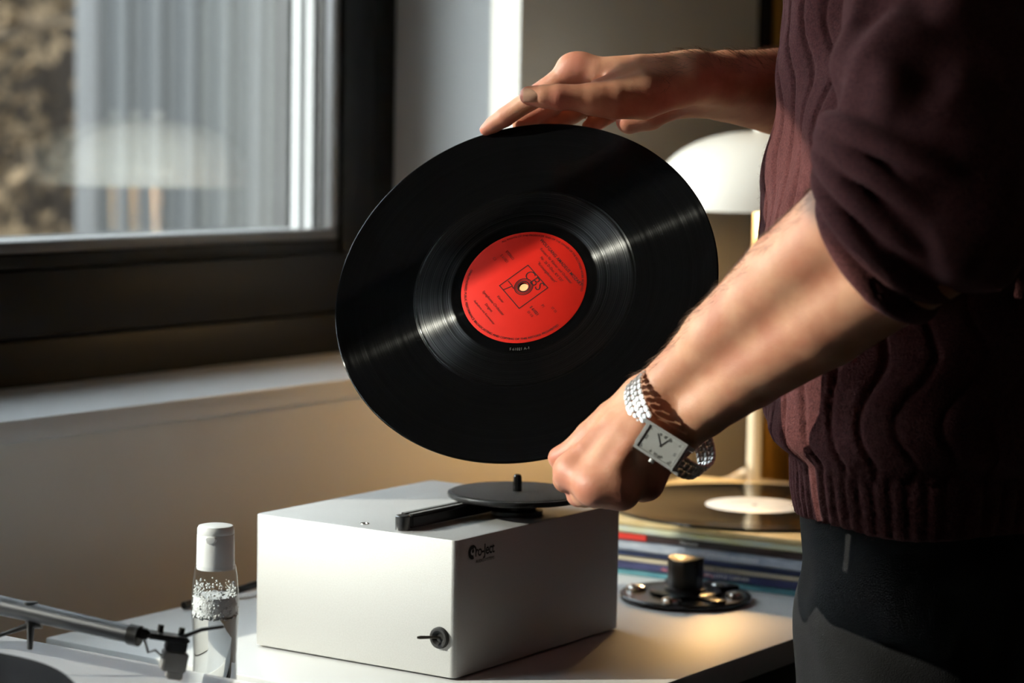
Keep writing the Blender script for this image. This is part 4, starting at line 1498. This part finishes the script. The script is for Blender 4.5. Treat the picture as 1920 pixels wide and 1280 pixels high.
m_ah = mat('fine brown hair', (0.16, 0.09, 0.05), 0.5, noise=0.3, nscale=50)
hr = strands(body, 1230, 1470, 900, 1, -_r - 0.2 * _u, lambda X, Y, D, N: (D > 1.85) & (N @ _u > 0.15))
o = link('arm_hair', solid_mesh('arm_hair', [hr]), m_ah, person, loc=PINV)
o['kind'] = 'stuff'
hl = strands(body, 1190, 1650, 900, 2, unit(J(1243, 780, 1.743) - J(1642, 476, 1.632)), lambda X, Y, D, N: (D < 1.80) & (Y < 780) & (N @ (_u * .8 - _r * .6) > 0.25) & (np.abs(N @ _f) < 0.5))
o = link('arm_hair', solid_mesh('arm_hair', [hl]), m_ah, person, loc=PINV)
o['kind'] = 'stuff'

# eyes and hair
m_hair = mat('short brown hair', (0.045, 0.028, 0.018), 0.6, noise=0.4, nscale=60, stretch=(1, 1, .3), bump=0.6, bscale=240)
hair = Solid()
L = hair.layer(0.02, 0.0)
L.append(chain([(bp3(0.012, 0, 1.735), 0.0935), (bp3(-0.006, 0, 1.745), 0.096)], 0.02))
L.append(chain([(bp3(-0.035, 0, 1.70), 0.078), (bp3(-0.030, 0, 1.655), 0.060)], 0.02))
def hair_f(P, c, R):
    d = hair(P, c, R)
    q = P - np.array([PC[0], PC[1], 0])
    fw = q[:, 0] * FWD[0] + q[:, 1] * FWD[1]
    face = (fw - 0.045) * 0.8 - (P[:, 2] - 1.765) * 0.6
    return np.maximum(d, face)
lo, hi = bounds(hair)
link('hair', solid_mesh('hair', [mesh_solid('hair', hair_f, lo, hi, 0.004)]), m_hair, person, loc=PINV)
for s in (-1, 1):
    bm = bmesh.new()
    bmesh.ops.create_uvsphere(bm, u_segments=16, v_segments=10, radius=0.0115)
    e = link('eye', bm_mesh(bm, 'eye', True, 80), mat('eye white', (0.75, 0.73, 0.70), 0.15, noise=0.1, nscale=20), person, loc=Vector(bp3(0.0905, s * 0.031, 1.712)) + PINV)
    bm = bmesh.new()
    bmesh.ops.create_uvsphere(bm, u_segments=14, v_segments=8, radius=0.0058, matrix=Matrix.Translation(Vector(FWD) * 0.0068 + Vector((0, 0, -0.002))))
    link('iris', bm_mesh(bm, 'iris', True, 80), mat('brown iris', (0.03, 0.015, 0.008), 0.1, noise=0.3, nscale=60), e)

# thumb nail of the far hand
tn = J(996, 177, 1.8612)
nx_ = unit(J(1020, 180, 1.866) - J(985, 177, 1.868))
nz_ = unit(-_f + 0.25 * _u)
nz_ = unit(nz_ - nx_ * (nz_ @ nx_))
ny_ = np.cross(nz_, nx_)
bm = bmesh.new()
N_U, N_V = 12, 10
gridv = []
for i in range(N_U + 1):
    row = []
    for k in range(N_V + 1):
        u_, v_ = i / N_U * 2 - 1, k / N_V * 2 - 1
        x_ = u_ * 0.0062 * (1 - 0.12 * v_ * v_)
        y_ = v_ * 0.0058 * (1 - 0.10 * max(u_, 0))
        row.append(bm.verts.new((x_, y_, 0.0018 - 0.0030 * v_ * v_ - 0.0006 * u_ * u_)))
    gridv.append(row)
for i in range(N_U):
    for k in range(N_V):
        bm.faces.new((gridv[i][k], gridv[i + 1][k], gridv[i + 1][k + 1], gridv[i][k + 1]))
ex = bmesh.ops.extrude_face_region(bm, geom=bm.faces[:])
bmesh.ops.translate(bm, verts=[v for v in ex['geom'] if isinstance(v, bmesh.types.BMVert)], vec=(0, 0, -0.0012))
nail = link('thumb_nail', bm_mesh(bm, 'thumb_nail', True, 60), mat('nail', (0.66, 0.38, 0.26), 0.55, noise=0.12, nscale=200, spec=0.12), person)
nail.matrix_local = Matrix.Translation(PINV) @ frame_matrix(tn, nx_, ny_, nz_)

# ---- sweater
m_knit = bpy.data.materials.new('maroon wool')
m_knit.use_nodes = True
nt = m_knit.node_tree
b = nt.nodes['Principled BSDF']
tc = nt.nodes.new('ShaderNodeTexCoord')
n1, n2, n3 = _noise(14, 4), _noise(700, 4), _noise(190, 3, 0.6)
cr_ = nt.nodes.new('ShaderNodeValToRGB')
cr_.color_ramp.elements[0].position, cr_.color_ramp.elements[0].color = 0.30, (0.058, 0.020, 0.021, 1)
cr_.color_ramp.elements[1].position, cr_.color_ramp.elements[1].color = 0.72, (0.160, 0.058, 0.056, 1)
ad = nt.nodes.new('ShaderNodeMath')
ad.operation = 'MULTIPLY_ADD'
ad.inputs[1].default_value = 0.7
nt.links.new(n2.outputs['Fac'], ad.inputs[0])
sub = nt.nodes.new('ShaderNodeMath')
sub.operation = 'MULTIPLY'
sub.inputs[1].default_value = 0.32
nt.links.new(n3.outputs['Fac'], sub.inputs[0])
nt.links.new(sub.outputs[0], ad.inputs[2])
nt.links.new(ad.outputs[0], cr_.inputs[0])
nt.links.new(cr_.outputs[0], b.inputs['Base Color'])
b.inputs['Roughness'].default_value = 0.95
b.inputs['Specular IOR Level'].default_value = 0.1
b.inputs['Sheen Weight'].default_value = 0.10
b.inputs['Sheen Roughness'].default_value = 0.45
b.inputs['Sheen Tint'].default_value = (0.75, 0.42, 0.42, 1)
bp = nt.nodes.new('ShaderNodeBump')
bp.inputs['Strength'].default_value = 0.7
bp.inputs['Distance'].default_value = 0.0016
nt.links.new(ad.outputs[0], bp.inputs['Height'])
nt.links.new(bp.outputs['Normal'], b.inputs['Normal'])

# profile of the trunk of the sweater: (height, forward radius, side radius, forward shift)
ZH = TZ + 0.147                                    # hem
PRF = np.array([[TZ + z_, f_, s_, 0.0] for z_, f_, s_ in (
    (0.11, 0.126, 0.186), (0.147, 0.1289, 0.188), (0.164, 0.1335, 0.189), (0.1925, 0.1350, 0.190), (0.198, 0.1450, 0.192), (0.204, 0.1560, 0.195),
    (0.213, 0.1630, 0.197), (0.226, 0.1645, 0.197), (0.270, 0.1680, 0.196), (0.320, 0.1720, 0.194), (0.340, 0.1755, 0.193), (0.361, 0.1735, 0.192),
    (0.386, 0.1690, 0.191), (0.416, 0.1660, 0.191), (0.457, 0.1620, 0.193), (0.498, 0.1600, 0.195), (0.54, 0.1570, 0.196), (0.62, 0.1450, 0.195),
    (0.69, 0.125, 0.190), (0.735, 0.105, 0.175), (0.770, 0.082, 0.130), (0.790, 0.072, 0.082), (0.84, 0.066, 0.070))])
rings = []
fore = unit(J(1642, 476, 1.632) - J(1243, 780, 1.743))
uppr = unit(np.array([0.300, 1.715, TZ + 0.70]) - J(1770, 386, 1.600))
for i, (x_, y_, dd, rr, tb_) in enumerate(((1648, 470, 1.628, 0.0500, 0.0080), (1660, 429, 1.624, 0.0560, 0.0086), (1679, 386, 1.619, 0.0600, 0.0088),
                                         (1699, 343, 1.613, 0.0620, 0.0088), (1718, 300, 1.608, 0.0625, 0.0088))):
    q = i / 4 * 0.55
    rings.append((J(x_, y_, dd), unit(fore * (1 - q) + uppr * q), rr, tb_))
slv = Solid()
L = slv.layer(0.02, 0.0)
SHL = np.array([0.318, 1.735, TZ + 0.69])
SHR = np.array([0.470, 2.050, TZ + 0.69])
L.append(chain([(rings[0][0], 0.0460), (rings[2][0], 0.0530), (rings[4][0], 0.0550)], 0.01))
L.append(chain([(rings[4][0], 0.0570), (J(1748, 215, 1.612), 0.0540), (J(1760, 60, 1.650), 0.0620), (SHL, 0.066)], 0.02))
L.append(chain([(J(1590, 182, 2.055), 0.050), (RE, 0.060), (SHR, 0.070)], 0.02))
L.append(chain([(SHL, 0.070), (bp3(-0.005, 0.06, 1.455), 0.070), (bp3(-0.005, -0.06, 1.455), 0.070), (SHR, 0.070)], 0.02))
L.append(chain([(J(1728, 400, 1.606), 0.0480), (J(1790, 395, 1.596), 0.0550), (J(1800, 300, 1.600), 0.0590), (J(1770, 150, 1.625), 0.0640)], 0.02))
# soft folds of the sleeve
L.append(chain([(J(1612, 128, 1.606), 0.013), (J(1650, 112, 1.585), 0.014), (J(1705, 70, 1.582), 0.013)], 0.01))
L.append(chain([(J(1622, 205, 1.590), 0.011), (J(1680, 190, 1.566), 0.012), (J(1745, 215, 1.562), 0.011)], 0.01))
L.append(chain([(J(1640, 0, 1.640), 0.016), (J(1610, 110, 1.618), 0.013)], 0.01))


def nz(P, a, b_, c_, ph):
    return np.sin(P[:, 0] * a + ph) * np.sin(P[:, 1] * b_ + 1.3 * ph) * np.sin(P[:, 2] * c_ + .7 * ph)


def sweater(P, c, R):
    q = P - np.array([PC[0], PC[1], 0])
    z = P[:, 2]
    fr = np.interp(z, PRF[:, 0], PRF[:, 1])
    sr = np.interp(z, PRF[:, 0], PRF[:, 2])
    fs = np.interp(z, PRF[:, 0], PRF[:, 3])
    fw = q[:, 0] * FWD[0] + q[:, 1] * FWD[1] - fs
    lf = q[:, 0] * LFT[0] + q[:, 1] * LFT[1]
    e = np.sqrt((fw / fr) ** 2 + (lf / sr) ** 2) + 1e-9
    ang = np.arctan2(lf / sr, fw / fr)
    rad = np.hypot(fw, lf)
    d = (e - 1) / e * rad * 0.92
    hz = z - ZH
    d -= (0.014 + 0.018 * np.clip(hz / 0.06, 0, 1)) * np.exp(-((ang - 1.75) / 0.55) ** 2) * np.clip((0.42 - hz) / 0.15, 0, 1)
    above = np.clip((hz - 0.040) / 0.012, 0, 1)
    # drapes above the rib hem: ribs run down in gentle waves
    wav = above * (0.045 * np.sin(hz * 46 + ang * 2.2) + 0.03 * np.sin(hz * 83 - ang * 3.1))
    side = 0.35 + 0.65 * np.clip(1.1 - np.cos(ang), 0, 1)
    d -= above * side * (0.0045 * np.sin(ang * 5 + hz * 24) + 0.0040 * np.sin(ang * 9 - hz * 40 + 1.0) + 0.0035 * np.sin(hz * 70 + ang * 4))
    n_h, n_b = 76, 38
    u_h = (ang + wav) * n_h / (2 * math.pi)
    u_b = (ang + wav) * n_b / (2 * math.pi)
    dist_h = np.abs(u_h - np.round(u_h)) * 2 * math.pi / n_h * 0.155
    dist_b = np.abs(u_b - np.round(u_b)) * 2 * math.pi / n_b * 0.160
    d += (1 - above) * 0.0030 * np.exp(-(dist_h / 0.0019) ** 2) + above * 0.0040 * np.exp(-(dist_b / 0.0020) ** 2)
    d -= (1 - above) * 0.0010
    d = np.maximum(d, ZH - z + 0.0025 * np.sin(ang * 6))
    # hollow towards the hem, so that the cloth has an edge
    d = np.maximum(d, np.where(z < ZH + 0.03, -(d + 0.006), -1))
    if slv.seg_dist(c).min() < R + 0.05:
        s = slv(P, c, R)
        t = s - 0.0045 * nz(P, 70, 60, 45, 0.6) - 0.0030 * nz(P, 130, 110, 60, 2.0)
        for o_, a_, rr, tb_ in rings:
            w = P - o_
            h_ = w @ a_
            rd = np.sqrt(np.maximum((w * w).sum(1) - h_ * h_, 0))
            t = smin(t, np.hypot(rd - rr, h_) - tb_, 0.003)
        o_, a_ = rings[0][0], rings[0][1]
        near_cuff = ((P - o_) ** 2).sum(1) < 0.10 ** 2
        t = np.where(near_cuff, np.maximum(t, -((P - o_) @ a_) - 0.010), t)
        d = smin(d, t, 0.010)
    return d


lo = np.array([0.08, 1.45, ZH - 0.02])
hi = np.array([0.66, 2.30, TZ + 0.83])
me = solid_mesh('sweater', [mesh_solid('sweater', sweater, lo, hi, 0.0025, 1.6, passes=1)])
swt = link('sweater', me, m_knit, person, loc=PINV)
swt['label'] = 'ribbed maroon wool sweater with rolled sleeves'

fz = strands(swt, 1400, 1960, 9000, 3, -0.3 * _u, lambda X, Y, D, N: (Y < 1020) & (Y > -20) & (N @ _f < 0.25), 0.0015, 0.0045, 0.00007, (0.8, 1.8), 1.0)
o = link('wool_fuzz', solid_mesh('wool_fuzz', [fz]), mat('wool fibre', (0.16, 0.06, 0.058), 0.8, noise=0.2, nscale=60), person, loc=PINV)
o['kind'] = 'stuff'

# ---- trousers and shoes
m_trs = mat('black cotton twill', (0.008, 0.008, 0.0085), 0.9, noise=0.5, nscale=14, noise2=(0.014, 0.014, 0.015), bump=0.35, bscale=900, spec=0.2)
trs = Solid()
L = trs.layer(0.03, 0.0)
for s in (-1, 1):
    L.append(chain([(bp3(0.0, s * 0.080, 0.90), 0.090), (bp3(0.0, s * 0.090, 0.80), 0.092), (bp3(0.005, s * 0.096, 0.66), 0.092), (bp3(0.015, s * 0.10, 0.48), 0.084), (bp3(0.0, s * 0.105, 0.10), 0.070), (bp3(0.0, s * 0.105, 0.06), 0.070)], 0.03))
L.append(chain([(bp3(0.040, 0.05, 0.87), 0.082), (bp3(0.040, -0.05, 0.87), 0.082)], 0.03))
L.append(chain([(bp3(0.026, 0.06, 0.78), 0.084), (bp3(0.026, -0.06, 0.78), 0.084)], 0.03))


def trs_f(P, c, R):
    d = trs(P, c, R)
    z = P[:, 2]
    d = d - 0.004 * np.sin(P[:, 0] * 40 + z * 18) * np.sin(P[:, 1] * 46 - z * 25) - 0.002 * np.sin(z * 60 + P[:, 0] * 70)
    return np.maximum(np.maximum(d, z - 0.905), 0.035 - z)


lo, hi = bounds(trs)
tro = link('trousers', solid_mesh('trousers', [mesh_solid('trousers', trs_f, lo, hi, 0.005, 1.6)]), m_trs, person, loc=PINV)
tro['label'] = 'black cotton trousers'
m_shoe = mat('black leather shoe', (0.012, 0.012, 0.012), 0.35, noise=0.2, nscale=60, bump=0.1, bscale=300)
for s in (-1, 1):
    sh = Solid()
    L = sh.layer(0.02, 0.0)
    L.append(chain([(bp3(-0.05, s * 0.105, 0.045), 0.042), (bp3(0.03, s * 0.108, 0.045), 0.042), (bp3(0.13, s * 0.115, 0.038), 0.040), (bp3(0.18, s * 0.118, 0.034), 0.030)], 0.02))
    L.append(chain([(bp3(-0.02, s * 0.105, 0.06), 0.045), (bp3(-0.01, s * 0.105, 0.12), 0.046)], 0.02))
    def sh_f(P, c, R, sh=sh):
        return np.maximum(sh(P, c, R), 0.0005 - P[:, 2])
    lo, hi = bounds(sh)
    link('shoe', solid_mesh('shoe', [mesh_solid('shoe', sh_f, lo, hi, 0.005, 1.6)]), m_shoe, person, loc=PINV)

# ================================================================== wrist watch
m_wsteel = mat('brushed watch steel', (0.80, 0.79, 0.77), 0.25, metal=0.55, noise=0.1, nscale=300)
m_dial = mat('silver dial', (0.72, 0.71, 0.68), 0.35, noise=0.08, nscale=120, coat=1.0)
WC = J(1256, 795, 1.7315)
wf = unit(J(1500, 575, 1.668) - J(1243, 780, 1.743))                 # along the forearm
wp = J(1268, 812, 1.738) - J(1216, 746, 1.748)                       # across the wrist
wp = unit(wp - wf * (wp @ wf))
wq = np.cross(wf, wp)
if wq @ _f > 0:
    wq = -wq                                                         # towards the camera
watch = thing('wrist_watch', 'steel wrist watch with rectangular silver dial and link bracelet on the wrist', 'watch')
watch.location = Vector(WC)
WA, WB = 0.0400, 0.0285


def ringp(th):
    p = wp * WA * math.cos(th) + wq * WB * math.sin(th)
    nrm = unit(wp * math.cos(th) / WA + wq * math.sin(th) / WB)
    tan = unit(-wp * WA * math.sin(th) + wq * WB * math.cos(th))
    return p, tan, nrm


TH0 = math.radians(68)
pcs, tn_, nr_ = ringp(TH0)
tn_ = -tn_                                                           # long axis of the case, towards the little finger side
nr_ = unit(-_f * 0.90 - _r * 0.16 + _u * 0.20)
tn_ = unit(_r * 0.83 - _u * 0.55)
tn_ = unit(tn_ - nr_ * (tn_ @ nr_))
case = link('case', None, parent=watch)
case.matrix_local = frame_matrix(pcs + nr_ * 0.0025, tn_, np.cross(nr_, tn_), nr_)
bm = bmesh.new()
add_box(bm, 0, 0, 0.001, 0.0350, 0.0215, 0.0064)
bmesh.ops.bevel(bm, geom=bm.edges[:], offset=0.0012, segments=3, affect='EDGES')
for sx in (-1, 1):
    for sy in (-1, 1):
        vs = add_box(bm, sx * 0.0180, sy * 0.0096, 0.0000, 0.0060, 0.0030, 0.0046)
link('case_body', bm_mesh(bm, 'case_body', True, 30), m_wsteel, case)
bm = bmesh.new()
for x0, x1, y0, y1 in ((-0.0163, 0.0163, 0.0088, 0.0108), (-0.0163, 0.0163, -0.0108, -0.0088), (-0.0163, -0.0143, -0.0088, 0.0088), (0.0143, 0.0163, -0.0088, 0.0088)):
    add_box(bm, (x0 + x1) / 2, (y0 + y1) / 2, 0.0047, x1 - x0, y1 - y0, 0.0012)
link('bezel', bm_mesh(bm, 'bezel', True, 30), m_wsteel, case)
dial = link('dial', box_mesh('dial', 0.0286, 0.0176, 0.0003, 0, 1), m_dial, case, loc=(0, 0, 0.0044))
m_hand = mat('dark watch print', (0.05, 0.05, 0.055), 0.4, noise=0.1, nscale=200)
ROMAN = ['XII', 'I', 'II', 'III', 'IIII', 'V', 'VI', 'VII', 'VIII', 'IX', 'X', 'XI']
for k, r_ in enumerate(ROMAN):
    an = math.pi - k * math.pi / 6                   # twelve o'clock lies towards the thumb side
    ca, sa_ = math.cos(an), math.sin(an)
    sc_ = min(0.0118 / max(abs(ca), 1e-6), 0.0068 / max(abs(sa_), 1e-6))
    link('numeral', text_mesh('numeral', r_, 0.0030, 'CENTER', weight=0.00003), m_hand, dial, loc=(ca * sc_, sa_ * sc_, 0.00025), rot=(0, 0, an - math.pi / 2))
for ln, wd, an in ((0.0065, 0.0007, 1.15), (0.0090, 0.0005, 2.35)):
    link('hand', span_mesh('hand', -0.001, ln, -wd / 2, wd / 2, 0.0003, 0.0005), m_hand, dial, rot=(0, 0, an))
link('crystal', box_mesh('crystal', 0.0288, 0.0178, 0.0006, 0.0001, 1), MATS['clear plastic'], case, loc=(0, 0, 0.0052))
link('crown', tube('crown', [(0, -0.0112, 0.001), (0, -0.0135, 0.001)], 0.0021, 16), m_wsteel, case)
# bracelet: rows of links round the wrist
bm = bmesh.new()
for c_, w_, h_ in ((-0.0072, 0.0034, 0.0), (-0.0036, 0.0030, 0.0004), (0.0, 0.0034, 0.0), (0.0036, 0.0030, 0.0004), (0.0072, 0.0034, 0.0)):
    add_box(bm, 0.0006 if h_ else -0.0004, c_, h_, 0.0044 if not h_ else 0.0036, w_, 0.0024)
bmesh.ops.bevel(bm, geom=bm.edges[:], offset=0.0006, segments=2, affect='EDGES')
link_me = bm_mesh(bm, 'bracelet_link', True, 40)
# equal steps of arc length from one end of the case round to the other
ths, s_, th = [], 0.0, TH0 + math.radians(28)
step = 0.0047
acc = 0.0
while th < TH0 + 2 * math.pi - math.radians(28):
    a_, b_ = ringp(th)[0], ringp(th + 0.01)[0]
    acc += np.linalg.norm(b_ - a_)
    th += 0.01
    if acc >= step:
        acc -= step
        ths.append(th)
for th in ths:
    p_, t_, n_ = ringp(th)
    o = link('bracelet_link', link_me, m_wsteel, watch)
    o.matrix_local = frame_matrix(p_ + n_ * 0.0008, t_, np.cross(n_, t_), n_)
